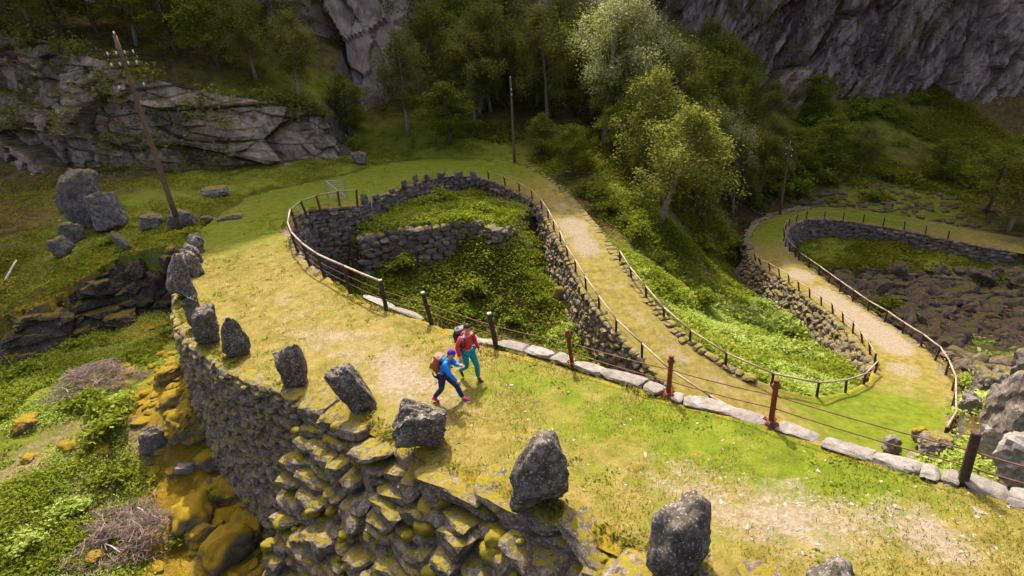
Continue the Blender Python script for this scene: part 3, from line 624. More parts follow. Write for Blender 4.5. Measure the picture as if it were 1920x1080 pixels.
def build_wall(label, A, Nn, baseoff, batter, L, H, depth, mat, pool, seed, maxobj=300, group=None, jitter=.05, roll=.1, extra=.3, only_rows=None, maxh=9.0, top_lift=0.0):
    r = np.random.default_rng(seed)
    d = np.r_[0, np.cumsum(np.linalg.norm(np.diff(A[:, :2], axis=0), axis=1))]; tot = d[-1]
    g = ground(A[:, 0] + Nn[:, 0] * baseoff, A[:, 1] + Nn[:, 1] * baseoff)
    g2 = ground(A[:, 0] + Nn[:, 0] * baseoff * 1.6, A[:, 1] + Nn[:, 1] * baseoff * 1.6)
    Hh = np.clip(A[:, 2] - np.minimum(g, g2) + extra, .25, maxh)
    mid = A[len(A) // 2]
    root = thing('dry_stone_wall', label, 'wall', (float(mid[0]), float(mid[1]), float(mid[2] - Hh[len(Hh) // 2])), 0, group)
    base = np.array(root.location)
    at = lambda s, arr: np.stack([np.interp(s, d, arr[:, k]) for k in range(arr.shape[1])], -1)
    stones = []
    dz = -top_lift; row = 0
    while dz < Hh.max() and (only_rows is None or row < only_rows):
        hrow = r.uniform(*H)
        s = -r.uniform(0, L[1])
        while s < tot:
            l = r.uniform(*L) * (1.25 if r.random() < .15 else 1)
            sc = s + l / 2; s += l
            if not 0 <= sc <= tot: continue
            hs = np.interp(sc, d, Hh)
            if dz + hrow * .3 > hs: continue
            p = at(np.array([sc]), A)[0]; n = at(np.array([sc]), Nn)[0]; n /= np.linalg.norm(n)
            h = hrow * r.uniform(.8, 1.25); dd = dz + hrow / 2 + .06 * float(vnoise(np.array([[sc, row * .3]]), .4, seed)[0])
            off = batter * dd - depth * .55 + r.normal(0, jitter)
            ang = math.atan2(n[1], n[0]) - math.pi / 2
            stones.append((p[0] + n[0] * off, p[1] + n[1] * off, p[2] - dd, l * .54, depth * r.uniform(.8, 1.25), h * .56, ang + r.normal(0, .12), r.normal(0, roll), r.normal(0, roll * .8), int(r.integers(len(pool)))))
        dz += hrow * .92; row += 1
    S = np.array(stones)
    px, py, zc = project(S[:, :3])
    vis = (px > -160) & (px < 2080) & (py > -160) & (py < 1300) & (zc > 1)
    size = np.where(vis, np.sqrt(S[:, 3] * S[:, 5]) / zc, 0)
    order = np.argsort(-size)
    big = order[:maxobj]; rest = [k for k in order[maxobj:]]
    def mtx(q):
        return Matrix.Translation(Vector(q[:3]) - Vector(base)) @ Matrix.Rotation(q[6], 4, 'Z') @ Matrix.Rotation(q[7], 4, 'Y') @ Matrix.Rotation(q[8], 4, 'X') @ Matrix.Diagonal((q[3], q[4], q[5], 1))
    for k in big:
        q = S[k]; o = obj('stone', pool_mesh(pool, int(q[9]), mat), None, root); o.matrix_local = mtx(q)
    if rest:
        Vs, Fs, b = [], [], 0
        for k in rest:
            q = S[k]; V, Fc = POOL[int(q[9]) % len(POOL)]; m = np.array(mtx(q)); Vs.append(V @ m[:3, :3].T + m[:3, 3]); Fs.append(Fc + b); b += len(V)
        tag(obj('small_stones', mesh_np('small_stones', np.vstack(Vs), np.vstack(Fs), False), mat, root), kind='stuff')
    # earth core just behind the face
    nn = 10; v = np.linspace(0, 1, nn)
    inset = depth * 1.05
    C = np.zeros((len(A), nn, 3))
    for k in range(nn):
        dd = Hh * v[k]; off = batter * dd - inset
        C[:, k, 0] = A[:, 0] + Nn[:, 0] * off; C[:, k, 1] = A[:, 1] + Nn[:, 1] * off; C[:, k, 2] = A[:, 2] - .06 - dd
    i = np.arange(len(A) * nn).reshape(len(A), nn); Fc = np.stack([i[:-1, :-1], i[1:, :-1], i[1:, 1:], i[:-1, 1:]], -1).reshape(-1, 4)
    obj('wall_core', mesh_np('wall_core', C.reshape(-1, 3) - base, Fc, False), M['coresoil'], root)
    return root

wA = edge_path(ROUT, RIN, W(565,748,-8.7), W(355,448,-9.4))
build_wall('tall dark dry stone wall carrying the road above the brush piles', wA[0], wA[1], 1.0, .10, (.28, .62), (.10, .24), .24, M['wallstone'], POOL, 1, extra=.6, jitter=.035)
wB = edge_path(ROUT, RIN, W(2100,1380,-7.45), W(575,752,-8.7))
build_wall('rough mossy stone buttress under the nearest guard stones', wB[0], wB[1], 3.0, .58, (.5, 1.25), (.22, .44), .42, M['buttress'], POOLN, 2, jitter=.12, roll=.15, extra=.5, maxh=7.5)
_r = np.random.default_rng(15); _V, _F, _b = [], [], 0
for k in range(280):
    i = _r.integers(len(wB[0])); dd = _r.uniform(.1, 4.5); p = wB[0][i] + np.r_[wB[1][i] * (.58 * dd - .02 + _r.normal(0, .1)), -dd]; s_ = _r.gamma(3, .028) + .05
    V, Fc = ICO[3]; V = V * (1 + .16 * fbm(V, 2.2, k, 3)[:, None]) * [s_ * 1.2, s_ * _r.uniform(.8, 1.3), s_ * _r.uniform(.6, .9)]; _V.append(V + p); _F.append(Fc + _b); _b += len(V)
tag(obj('moss_cushions', mesh_np('moss_cushions', np.vstack(_V), np.vstack(_F), True), M['mosscush']), 'round yellow green moss cushions growing on the rough buttress', 'moss', kind='stuff')
wC = edge_path(RIN, ROUT, W(614,520,-8.9), W(914,337,-12.2))
build_wall('curved dry stone wall lining the bend round the green hollow', wC[0], wC[1], 1.2, .06, (.32, .75), (.20, .40), .28, M['farwall'], POOL, 3, extra=.4)
wD = edge_path(RIN, ROUT, W(914,337,-12.2), W(1268,733,-15.9))
build_wall('long dark dry stone wall under the railed road behind the hikers', wD[0], wD[1], 1.2, .16, (.3, .65), (.16, .32), .26, M['wallstone'], POOL, 4, extra=.5)
# terrace wall inside the hollow
tw = catmull(np.array(TERRF), .25)
tn = np.gradient(tw[:, :2], axis=0); tn = np.stack([tn[:, 1], -tn[:, 0]], 1); tn /= np.linalg.norm(tn, axis=1)[:, None]
build_wall('broken grey terrace wall inside the green hollow', tw, tn, 1.0, .18, (.4, .9), (.28, .5), .4, M['farwall'], POOL, 5, extra=.3, jitter=.07, roll=.14)
wE = edge_path(ROUT, RIN, W(1637,695,-18.4), W(1402,470,-21.8))
build_wall('sunlit rubble wall under the gravel road above the bright meadow', wE[0], wE[1], .9, .38, (.3, .62), (.2, .36), .3, M['wallstone'], POOL, 6, extra=.5, jitter=.08, roll=.2)
wF = edge_path(RIN, ROUT, W(1485,476,-21.4), W(1900,470,-24.4))
build_wall('long curved stone wall under the farthest railed bend', wF[0], wF[1], 1.0, .06, (.45, .95), (.2, .36), .28, M['farwall'], POOL, 7, extra=.4)
tw = catmull(TER2F, .3); tn = np.gradient(tw[:, :2], axis=0); tn = np.stack([tn[:, 1], -tn[:, 0]], 1); tn /= np.linalg.norm(tn, axis=1)[:, None]
build_wall('low stone wall between the far grass strip and the boulder field', tw, tn, 1.0, .1, (.4, .9), (.18, .34), .3, M['farwall'], POOL, 8, extra=.3, maxobj=220)
wG = edge_path(RIN, ROUT, W(2150,1010,-7.5), W(614,520,-8.9))
rootG = build_wall('hidden retaining wall with pale edge slabs beside the hikers', wG[0], wG[1], 1.5, .08, (.5, 1.1), (.2, .35), .3, M['wallstone'], POOL, 9, only_rows=6, extra=.4, maxobj=150, top_lift=-.14)
rootG['label'] = 'retaining wall topped by pale flat slabs along the posts beside the hikers'
wH = edge_path(RIN, ROUT, W(1268,733,-15.9), W(1485,476,-21.4))
build_wall('low edge of rough stones outside the second bend', wH[0], wH[1], 1.2, .1, (.4, .8), (.2, .32), .3, M['farwall'], POOL, 10, only_rows=6, maxobj=180)
wI = edge_path(ROUT, RIN, W(985,310,-12.6), W(1425,712,-16.1))
build_wall('low kerb of stones on the right of the middle road', wI[0], wI[1], .7, .3, (.3, .7), (.14, .26), .26, M['wallstone'], POOL, 12, only_rows=4, jitter=.07, extra=.2, maxobj=200, top_lift=.05)
wJ = edge_path(ROUT, RIN, W(1402,470,-21.8), W(1520,390,-22.8))
build_wall('row of rough stones round the outside of the far bend', wJ[0], wJ[1], .8, .2, (.5, .9), (.25, .4), .35, M['farwall'], POOL, 13, only_rows=4, jitter=.09, extra=.3, maxobj=120, top_lift=.2)

# pale flat edge slabs along the fence of the near road (parts of that wall)
slabs = [(935,643,985,655),(990,655,1035,668),(1040,667,1073,683),(1080,683,1128,698),(1132,699,1205,720),(1210,722,1240,736),(1262,744,1282,750),(1284,752,1380,774),(1376,776,1446,798),(1460,800,1520,820),(1545,832,1634,856),(1640,856,1724,886),(1728,885,1760,893),(1766,893,1800,903),(1815,906,1890,928),(1893,930,1960,955),(895,640,932,646),(860,625,893,638),(740,580,790,598),(690,560,735,578)]
for k, (x0, y0, x1, y1) in enumerate(slabs):
    zz = np.interp((x0 + x1) / 2, [600, 930, 1253, 1805, 1950], [-8.95, -8.45, -8.1, -7.7, -7.6])
    a = W(x0, y0, zz); b = W(x1, y1, zz); c = (a + b) / 2; l = np.linalg.norm(b - a)
    V, Fc = rock(700 + k, 3, boxy=.12, nplanes=5, rough=.025, round_=40, fine=.012)
    o = obj('edge_slab', mesh_np('edge_slab', V * [l * .53, .20 if k < 16 else .13, .055], Fc, False), M['palerock'], rootG)
    nrm = np.array([-(b - a)[1], (b - a)[0]]) / l
    o.location = Vector(c) - rootG.location + Vector((nrm[0] * .02, nrm[1] * .02, .015)); o.rotation_euler = (RND.uniform(-.05, .05), RND.uniform(-.03, .03), math.atan2(b[1] - a[1], b[0] - a[0]))

# ------------------------------------------------------------------ guard stones and boulders
def px_size(p): return F / project(np.array(p))[2]
def place_rock(name, label, cat, x, yb, z, wpx, hpx, seed, mat, shape='dome', tilt=0.0, rz=0.0, thick=.7, group=None, sink=.12, sub=4, kd=1.0):
    p = W(x, yb, z)
    if name not in ('guard_stone', 'kerb_stone'): p = hit(x, yb, p)
    s = px_size(p); w = wpx / s / 2; h = hpx / s / .86 / 2 * kd
    V, Fc = rock(seed, sub, boxy=.5 if shape != 'dome' else .25, nplanes=10, rough=.13, round_=26 if shape == 'box' else 12, fine=.06)
    V = V - (V.max(0) + V.min(0)) / 2; V = V / np.abs(V).max(0)
    t = np.clip((V[:, 2] + 1) / 2, 0, 1.3)
    if shape == 'dome': k = np.clip(1.05 - .35 * t ** 2.2, .2, 2)
    elif shape == 'spike': k = np.clip(1.12 - .62 * t, .2, 2)
    elif shape == 'box': k = 1.05 - .12 * t
    else: k = np.ones(len(V))
    V = V * np.stack([k, k, np.ones(len(V))], 1)
    V = V * [w, w * thick, h]
    c, sn = math.cos(tilt), math.sin(tilt)
    V = np.stack([V[:, 0] * c + V[:, 2] * sn, V[:, 1], -V[:, 0] * sn + V[:, 2] * c], 1)
    V[:, 2] -= V[:, 2].min() + sink * (V[:, 2].max() - V[:, 2].min())
    o = obj(name, mesh_np(name, V, Fc, shape == 'dome'), mat); o.location = p; o.rotation_euler = (0, 0, rz + math.atan2(p[0], -p[1]) * 0)
    return tag(o, label, cat, group)
GS = 'upright guard stones along the edge of the near road'
G = M['guard']
place_rock('guard_stone', 'rounded grey guard stone cut off by the bottom edge of the picture', 'stone', 1552,1150,-7.75,132,118,301,G,'dome',0,.5,.7,GS,.05)
place_rock('guard_stone', 'broad domed grey guard stone with lichen, nearest fully visible one', 'stone', 1280,1062,-8.0,142,150,302,G,'dome',.03,.5,.65,GS,.05)
place_rock('guard_stone', 'tall tapering speckled guard stone standing on the mossy buttress', 'stone', 1015,948,-8.2,112,150,303,G,'dome',.06,.45,.6,GS,.05)
place_rock('guard_stone', 'low slab-like guard stone tilted down towards the hikers shadow', 'stone', 800,838,-8.4,104,74,304,G,'box',.42,.25,.5,GS,.05)
place_rock('guard_stone', 'narrow slanting guard stone left of the woman in blue', 'stone', 667,768,-8.55,54,94,305,G,'box',-.32,.3,.75,GS,.05)
place_rock('guard_stone', 'square dark brownish guard stone above the tall wall', 'stone', 556,718,-8.7,58,76,306,G,'box',.02,.5,.8,GS,.05)
place_rock('guard_stone', 'pale pointed guard stone with a shoulder on its right', 'stone', 449,662,-8.8,54,72,307,G,'spike',.0,.5,.8,GS,.05)
place_rock('guard_stone', 'blocky grey guard stone standing close against a smaller one', 'stone', 397,640,-8.85,48,66,308,G,'box',.05,.5,.9,GS,.05)
place_rock('guard_stone', 'small guard stone half hidden behind the blocky one', 'stone', 372,612,-8.9,31,58,309,G,'box',.0,.5,.9,GS,.05)
place_rock('guard_stone', 'sharp wedge shaped guard stone at the left corner of the road', 'stone', 350,556,-9.05,50,76,310,G,'spike',.25,.6,1.3,GS,.05)
place_rock('guard_stone', 'flat-topped guard stone behind the wedge shaped one', 'stone', 364,515,-9.15,30,44,311,G,'box',.0,.7,1.6,GS,.05)
place_rock('guard_stone', 'grey guard stone third from the shaded end of the row', 'stone', 367,492,-9.25,27,34,312,G,'box',.0,.7,1.5,GS,.05)
place_rock('guard_stone', 'grey guard stone second from the shaded end of the row', 'stone', 370,472,-9.3,26,30,313,G,'box',.0,.7,1.3,GS,.05)
place_rock('guard_stone', 'last grey guard stone in the shade at the far end of the row', 'stone', 369,458,-9.4,26,20,314,G,'dome',.0,.7,1.3,GS,.05)
FG = 'small guard stones on the far side of the bend'
for k, (x, y, w, h, lab) in enumerate([(685,380,18,20,'leftmost small guard stone on the far bend wall, beside the leaning white stick'),(706,374,15,16,'low round guard stone right of the leaning white stick'),(735,363,21,19,'square pale guard stone alone in a gap of the far bend wall'),
    (760,352,17,20,'leaning guard stone left of a yellow moss patch on the far wall'),(780,345,13,22,'narrow dark guard stone among the far bend stones'),(801,340,21,25,'largest pale guard stone on the far bend wall'),
    (828,332,19,18,'brownish guard stone right of the largest far one'),(861,334,16,16,'second guard stone left of the far dark fence post'),(888,335,21,18,'rounded pale guard stone next to the far dark fence post')]):
    zz = np.interp(x, [672, 735, 790, 830, 880], [-10.3, -10.7, -11.0, -11.4, -11.8])
    place_rock('guard_stone', lab, 'stone', x, y, zz, w * (.8 + .25 * math.sin(k * 2.1)), h * (.72 + .2 * math.cos(k * 1.7)), 330 + k, M['boulder'], 'box', .1 * (-1) ** k, .4 * k, .8, FG, .1, 3)
B = M['boulder']
place_rock('boulder', 'huge rough broken grey boulder on the shaded grass at left', 'boulder', 170,424,-9.5,74,100,351,B,'box',.18,.3,.8,None,.08)
place_rock('boulder', 'flat-faced grey block leaning on the huge broken boulder', 'boulder', 212,430,-9.5,62,72,374,B,'box',-.12,.2,.6,None,.08)
place_rock('boulder', 'grey boulder below and left of the huge one', 'boulder', 140,452,-9.8,44,36,352,B,'box',.1,.3,.8)
place_rock('boulder', 'smooth dark boulder lowest beside the huge one', 'boulder', 120,478,-10.0,42,36,353,B,'dome',.1,.3,.8)
place_rock('boulder', 'narrow pale stone leaning under the huge boulder', 'boulder', 234,474,-9.8,26,46,354,B,'spike',-.4,.3,.7)
place_rock('boulder', 'mossy stone on the left shoulder of the huge boulder', 'boulder', 132,392,-9.2,34,30,355,B,'box',.1,.3,.8)
place_rock('boulder', 'flat pale stone lying in the grass below the long cliff', 'boulder', 406,366,-9.5,48,16,356,B,'box',.0,.1,.8)
place_rock('boulder', 'flat reddish stone in the grass near the shaded end of the guard stones', 'boulder', 434,415,-9.6,46,14,357,B,'box',.0,.1,.7)
place_rock('boulder', 'small rounded stone right of the wooden pole foot', 'boulder', 389,417,-9.5,24,14,358,B,'dome')
place_rock('boulder', 'dark stone at the foot of the leaning wooden pole', 'boulder', 345,425,-9.4,52,36,359,B,'box',.2,.4,.8)
place_rock('boulder', 'rough stone between the huge boulder and the wooden pole', 'boulder', 285,424,-9.4,44,26,360,B,'box',.1,.2,.8)
place_rock('boulder', 'grey boulder at the foot of the cliff end by the gate', 'boulder', 675,306,-10.9,30,22,361,B,'box',.1,.2,.8,sub=3)
place_rock('boulder', 'dark grey boulder with white top below the tall wall', 'boulder', 298,840,-13.3,52,54,362,B,'box',.15,.4,.8)
place_rock('boulder', 'white stone beside the dark boulder below the tall wall', 'boulder', 272,842,-13.4,20,14,363,M['palerock'],'box')
place_rock('boulder', 'flat white stone in the yellow moss below the tall wall', 'boulder', 350,884,-13.8,36,18,364,M['palerock'],'box',.1,.3)
place_rock('boulder', 'small upright white stone in the shadow of the tall wall', 'boulder', 397,914,-14.0,12,24,365,M['palerock'],'spike')
MB_ = 'cushions of yellow moss below the tall wall'
for k, (x, y, w, h, z, lab) in enumerate([(425,925,82,42,-14.1,'broad round moss cushion half in the wall shadow'),(430,1035,96,70,-14.9,'largest yellow mossy boulder near the bottom edge'),(350,795,74,52,-13.1,'tall yellow mossy boulder right of the dark boulder'),
    (328,752,56,34,-12.7,'yellow mossy boulder above the dark boulder'),(318,705,48,26,-12.2,'flat yellow mossy slab against the foot of the tall wall'),(360,965,84,40,-14.3,'long yellow moss cushion right of the lower brush pile'),
    (470,990,70,40,-14.8,'mossy boulder beside the foot of the rough buttress'),(455,905,54,40,-14.2,'dark mossy stone in shadow at the wall foot'),(195,848,34,16,-13.4,'small bright moss cushion in the leafy basin'),
    (130,840,40,20,-13.3,'orange moss cushion left of the small bright one'),(50,800,46,24,-13.0,'orange mossy stone near the left edge of the picture'),(52,862,32,14,-13.4,'flat moss cushion near the left edge of the picture'),
    (375,1000,62,34,-14.6,'mossy stone between the lower brush pile and the largest boulder'),(390,865,48,32,-13.7,'mossy stone at the edge of the wall shadow'),(180,1050,36,22,-14.6,'small moss cushion below the lower brush pile'),
    (235,1045,24,18,-14.6,'round moss tuft at the foot of the lower brush pile'),(500,930,46,34,-14.6,'grey mossy stone where the wall meets the buttress'),(365,745,46,30,-12.6,'mossy stone in shade close under the tall wall')]):
    place_rock('mossy_boulder', lab, 'boulder', x, y, z, w * 1.1, h * 1.15, 380 + k, M['mossrock'], 'dome' if k % 2 else 'box', .1 * math.sin(k), k, .85, MB_, .42, 4)
# rock blocks of the dark ledge between the grass and the basin
LB = 'stepped mossy rocks of the dark ledge at left'
for k, (x, y, w, h, z, lab) in enumerate([(232,568,66,34,-11.2,'upper flat mossy step of the dark ledge'),(232,602,78,36,-11.9,'lower flat mossy step of the dark ledge'),(168,582,40,26,-11.5,'small mossy block left of the steps in the ledge'),
    (310,560,60,90,-11.4,'tall dark rock of the ledge beside the guard stones'),(268,520,60,60,-10.8,'dark overhanging rock at the top of the ledge'),(110,600,64,34,-11.7,'low dark rock at the left end of the ledge'),(150,622,70,26,-12.1,'flat rock at the foot of the ledge'),
    (60,605,70,34,-11.7,'mossy rock at the left edge of the ledge'),(325,505,44,50,-10.5,'rock tucked under the end of the guard stones'),(190,545,60,44,-11.0,'dark broken rock in the middle of the ledge')]):
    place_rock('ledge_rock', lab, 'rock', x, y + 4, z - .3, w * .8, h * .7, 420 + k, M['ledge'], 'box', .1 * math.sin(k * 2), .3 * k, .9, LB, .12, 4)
# rocks at the right edge, beyond the near fence
RB = 'pale rocks of the gully at the right edge'
for k, (x, y, w, h, z, mt, lab, th) in enumerate([(1905,830,120,150,-14.2,'boulder','big mossy rock mass at the right edge behind the last post',.9),(1915,900,110,90,-13.2,'palerock','pale fractured rock at the right edge below the mossy mass',.8),
    (1840,745,56,56,-16.2,'boulder','rounded mossy rock beside the bend fence',.8),(1858,800,44,90,-15.6,'palerock','long pale water-worn slab in the gully',.5),(1872,865,74,80,-14.3,'palerock','pale flat rock face behind the last post',.6),(1815,770,34,40,-16.6,'palerock','small pale rock beneath the bend fence corner',.8),
    (1880,735,60,50,-16.0,'boulder','mossy rock under the bright bush at the right edge',.8),(1935,750,90,110,-15.2,'boulder','yellow topped rock cut by the right edge',.9),(1750,845,70,40,-16.6,'boulder','dark rock low behind the edge slabs',.8)]):
    place_rock('gully_rock', lab, 'rock', x, y, z, w, h, 450 + k, M[mt], 'box', .15 * math.sin(k * 2), .5 * k, th, RB, .1, 4)
place_rock('kerb_stone', 'white block standing in the grass beside the second bend', 'stone', 1668,845,-17.0,34,34,470,M['palerock'],'box',.05,.3,.8,None,.1,3)
place_rock('kerb_stone', 'yellow mossy block near the corner of the bend fence', 'stone', 1722,828,-17.0,30,32,471,M['mossrock'],'box',.05,.3,.8,None,.1,3)
place_rock('boulder', 'round orange mossy boulder at the foot of the long dark wall', 'boulder', 1051,562,-16.9,24,26,472,M['mossrock'],'dome',0,0,.9,None,.1,3)
place_rock('boulder', 'brown boulder at the far end of the rubble wall', 'boulder', 1392,526,-23.4,44,30,473,B,'dome',0,0,.9,None,.1,3)

# boulder field below the far grass strip
root = thing('boulder_field', 'dark tumbled boulders filling the slope right of the gravel road', 'boulder field', tuple(W(1760,600,-26)))
bfp = np.array([W(1560,520,-26.3), W(1700,520,-26.7), W(1960,540,-27.2), W(1960,720,-23.8), W(1810,700,-23.4), W(1720,625,-24.8), W(1640,575,-25.8)])
r = np.random.default_rng(77); pts = []
lo = bfp[:, :2].min(0); hi = bfp[:, :2].max(0)
bl = []
while len(bl) < 1500:
    c = r.uniform(lo, hi)
    if inpoly(c[0], c[1], bfp): bl.append((c[0], c[1], r.uniform(.16, .38) * (2.1 if r.random() < .22 else 1)))
bl = np.array(bl); bz = ground(bl[:, 0], bl[:, 1])
q = np.column_stack([bl[:, 0], bl[:, 1], bz]); ppx, ppy, pzc = project(q)
order = np.argsort(-np.where((ppx < 1960) & (ppx > 1450), bl[:, 2] / pzc, 0)); restV, restF, bb_ = [], [], 0
for n_, k in enumerate(order):
    s = bl[k, 2]; mt = Matrix.Translation(Vector(q[k]) + Vector((0, 0, s * r.uniform(.1, .55))) - root.location) @ Matrix.Rotation(r.uniform(0, 6.28), 4, 'Z') @ Matrix.Rotation(r.normal(0, .7), 4, 'X') @ Matrix.Rotation(r.normal(0, .5), 4, 'Y') @ Matrix.Diagonal((s * r.uniform(.7, 1.4), s * r.uniform(.55, 1.0), s * r.uniform(.4, .9), 1))
    if n_ < 300:
        o = obj('boulder', pool_mesh(POOL, int(r.integers(len(POOL))), M['scree']), None, root); o.matrix_local = mt
    else:
        V, Fc = POOL[int(r.integers(len(POOL)))]; m = np.array(mt); restV.append(V @ m[:3, :3].T + m[:3, 3]); restF.append(Fc + bb_); bb_ += len(V)
tag(obj('small_boulders', mesh_np('small_boulders', np.vstack(restV), np.vstack(restF), False), M['scree'], root), kind='stuff')
# loose scree on the far hillside and rubble at wall feet
def scatter_rocks(name, spots, mat, seed, sub=None):
    r = np.random.default_rng(seed); Vs, Fs, b = [], [], 0
    for x, y, z, s in spots:
        V, Fc = POOL[int(r.integers(len(POOL)))] if sub is None else rock(int(r.integers(1e6)), sub, .4, 6)
        a = r.uniform(0, 6.28); c, sn = math.cos(a), math.sin(a); V = V * np.array([s * r.uniform(.7, 1.4), s * r.uniform(.6, 1.1), s * r.uniform(.35, .7)])
        V = np.stack([V[:, 0] * c - V[:, 1] * sn + x, V[:, 0] * sn + V[:, 1] * c + y, V[:, 2] + z], 1); Vs.append(V); Fs.append(Fc + b); b += len(V)
    return tag(obj(name, mesh_np(name, np.vstack(Vs), np.vstack(Fs), False), mat), kind='stuff')
sp = []
for cx, cy, sx, sy, n_, s0, s1 in [(W(1580,372,-22.3)[0], W(1580,372,-22.3)[1], 5, 2.2, 160, .2, .5), (W(1745,398,-22.8)[0], W(1745,398,-22.8)[1], 4, 1.8, 90, .2, .5), (W(1700,260,-17)[0], W(1700,260,-17)[1], 14, 6, 120, .2, .45)]:
    for k in range(n_):
        x, y = r.normal(cx, sx), r.normal(cy, sy)
        if not mroad[gidx(x, y)]: sp.append((x, y, float(ground(x, y)), r.uniform(s0, s1)))
tag(scatter_rocks('scree', sp, M['scree'], 5), 'grey scree scattered on the far hillside above the farthest bend', 'scree')
sp = []
for k in range(260):
    i = r.integers(len(wA[0])); dd = abs(r.normal(0, 1.1)) + .5; p = wA[0][i][:2] + wA[1][i] * dd; sp.append((p[0], p[1], float(ground(*p)) - .05, r.uniform(.08, .28)))
for k in range(160):
    i = r.integers(len(wD[0])); dd = abs(r.normal(0, .7)) + .9; p = wD[0][i][:2] + wD[1][i] * dd; sp.append((p[0], p[1], float(ground(*p)), r.uniform(.1, .3)))
tag(scatter_rocks('rubble', sp, M['mossrock'], 6), 'mossy rubble strewn along the feet of the walls', 'rubble')
# pebbles on the near road
V1, F1 = ICO[1]
def pebbles(n, seed):
    r = np.random.default_rng(seed); Vs, Fs, b = [], [], 0
    zones = [(1380,960,260,60),(1470,1010,160,50),(1760,960,150,60),(1800,1040,120,50),(850,780,120,40),(760,720,90,50),(600,600,110,70),(1150,860,150,60),(1600,900,220,70),(1300,850,200,60),(1000,760,120,60)]
    i = 0
    while i < n:
        z = zones[r.integers(len(zones))]; x, y = r.normal(z[0], z[2] * .6), r.normal(z[1], z[3] * .6)
        p = W(x, y, np.interp(x, [600, 930, 1253, 1805], [-8.9, -8.45, -8.1, -7.7]))
        d = np.min((RC_[:, 0] - p[0]) ** 2 + (RC_[:, 1] - p[1]) ** 2)
        if d > 5.5: continue
        i += 1
        s = r.gamma(2.0, .0062) + .006
        if r.random() < .03: s *= 2.0
        a = r.uniform(0, 6.28); V = V1 * (1 + .25 * r.normal(0, 1, (len(V1), 1))) * [s * r.uniform(.8, 1.6), s * r.uniform(.6, 1), s * .45]
        V = np.stack([V[:, 0] * math.cos(a) - V[:, 1] * math.sin(a), V[:, 0] * math.sin(a) + V[:, 1] * math.cos(a), V[:, 2]], 1)
        Vs.append(V + [p[0], p[1], road_z(p[0], p[1]) - s * .05]); Fs.append(F1 + b); b += len(V1)
    return np.vstack(Vs), np.vstack(Fs)
Vp, Fp = pebbles(700, 3)
tag(obj('pebbles', mesh_np('pebbles', Vp, Fp, False), M['pebble']), 'pale pebbles and stone chips scattered over the near road', 'pebbles', kind='stuff')

# ------------------------------------------------------------------ fences
def post_iron(h):
    m = MB(); m.lathe([(.055, 0), (.055, h * .72), (.05, h * .8), (.082, h * .83), (.09, h * .87), (.06, h * .93), (.035, h * .955), (.06, h * .97), (.06, h), (.02, h + .012)], 10); return m
def add_post(root, base, top, kind, r=.05):
    base = Vector(base); top = Vector(top); h = (top - base).length
    q = (top - base).to_track_quat('Z', 'Y').to_matrix().to_4x4()
    if kind == 'iron':
        me = post_iron(h).mesh('post', True); o = obj('post', me, M['rust'], root)
    else:
        m = MB(); m.lathe([(r * 1.08, -.1), (r * 1.05, 0), (r, h * .5), (r * .95, h - .015), (r * .7, h)], 8); o = obj('post', m.mesh('post'), M['darkpost'], root)
    o.matrix_local = Matrix.Translation(base - root.location) @ q
    if kind == 'iron':
        f = MB()
        for a in (0.6, 2.2, 3.75, 5.3):
            Mx = Matrix.Rotation(a, 4, 'Z'); f.box((.11, 0, .012), (.05, .035, .02), Mx); f.box((.13, 0, .04), (.014, .014, .014), Mx)
        f.lathe([(.10, 0), (.09, .03), (.06, .06)], 10)
        obj('foot_flange', f.mesh('foot_flange'), M['rust'], o)
    elif kind == 'wood':
        c = MB(); c.lathe([(r * .98, h - .02), (r * .9, h + .02), (r * .5, h + .03)], 8); obj('post_cap', c.mesh('post_cap'), M['postcap'], o)
    return o
def rail_between(root, a, b, r, mat, name='rail'):
    m = MB(); a = Vector(a); b = Vector(b); mid = (a + b) / 2 - Vector((0, 0, .012)); m.tube([a - root.location, mid - root.location, b - root.location], r, 7)
    return obj(name, m.mesh(name, True), mat, root)
def wire_along(root, pts, r=.012, sag=.03, name='wire'):
    m = MB(); L = []
    for k in range(len(pts) - 1):
        a, b = Vector(pts[k]), Vector(pts[k + 1])
        for t in np.linspace(0, 1, 5, endpoint=False): L.append(a.lerp(b, t) - Vector((0, 0, sag * 4 * t * (1 - t))) - root.location)
    L.append(Vector(pts[-1]) - root.location)
    m.tube(L, r, 5); return obj(name, m.mesh(name, True), M['wire'], root)
def from_top(base, tpx, h):
    """post top: h above base, leaned so that it heads for the seen top"""
    v = WY(tpx[0], tpx[1], base[1]); d = v - base; d = d / np.linalg.norm(d); return base + d * h
near_posts = [((2010,965),(2050,855),'darkpost'),((1805,905),(1832,808),'dark'),((1445,795),(1458,703),'iron'),((1253,742),(1260,655),'iron'),((1073,685),(1062,612),'iron'),((930,648),(916,582),'wood'),((808,603),(793,550),'wood')]
zz = lambda x: float(np.interp(x, [540, 575, 607, 655, 724, 808, 930, 1073, 1253, 1445, 1805, 1950], [-9.3, -9.1, -8.95, -8.8, -8.7, -8.6, -8.45, -8.3, -8.1, -7.9, -7.7, -7.6]))
root = thing('wire_fence', 'rusty iron posts with two sagging wires beside the hikers', 'fence', tuple(W(1253,742,-8.1)))
tops, bases = [], []
for b, t, kd in near_posts:
    bw = W(b[0], b[1], zz(b[0])); tw_ = from_top(bw, t, 1.08); bw = bw + [0, 0, .06 if kd == 'iron' else 0]
    add_post(root, bw, tw_, kd if kd != 'darkpost' else 'dark', .075); tops.append(tw_); bases.append(bw)
b0 = W(724,578,-8.7); t0_ = from_top(b0, (711,516), 1.1); tops.append(t0_); bases.append(b0)
for fr in (.64, .34):
    wire_along(root, [b + (t - b) * fr for b, t in zip(bases, tops)], .013)
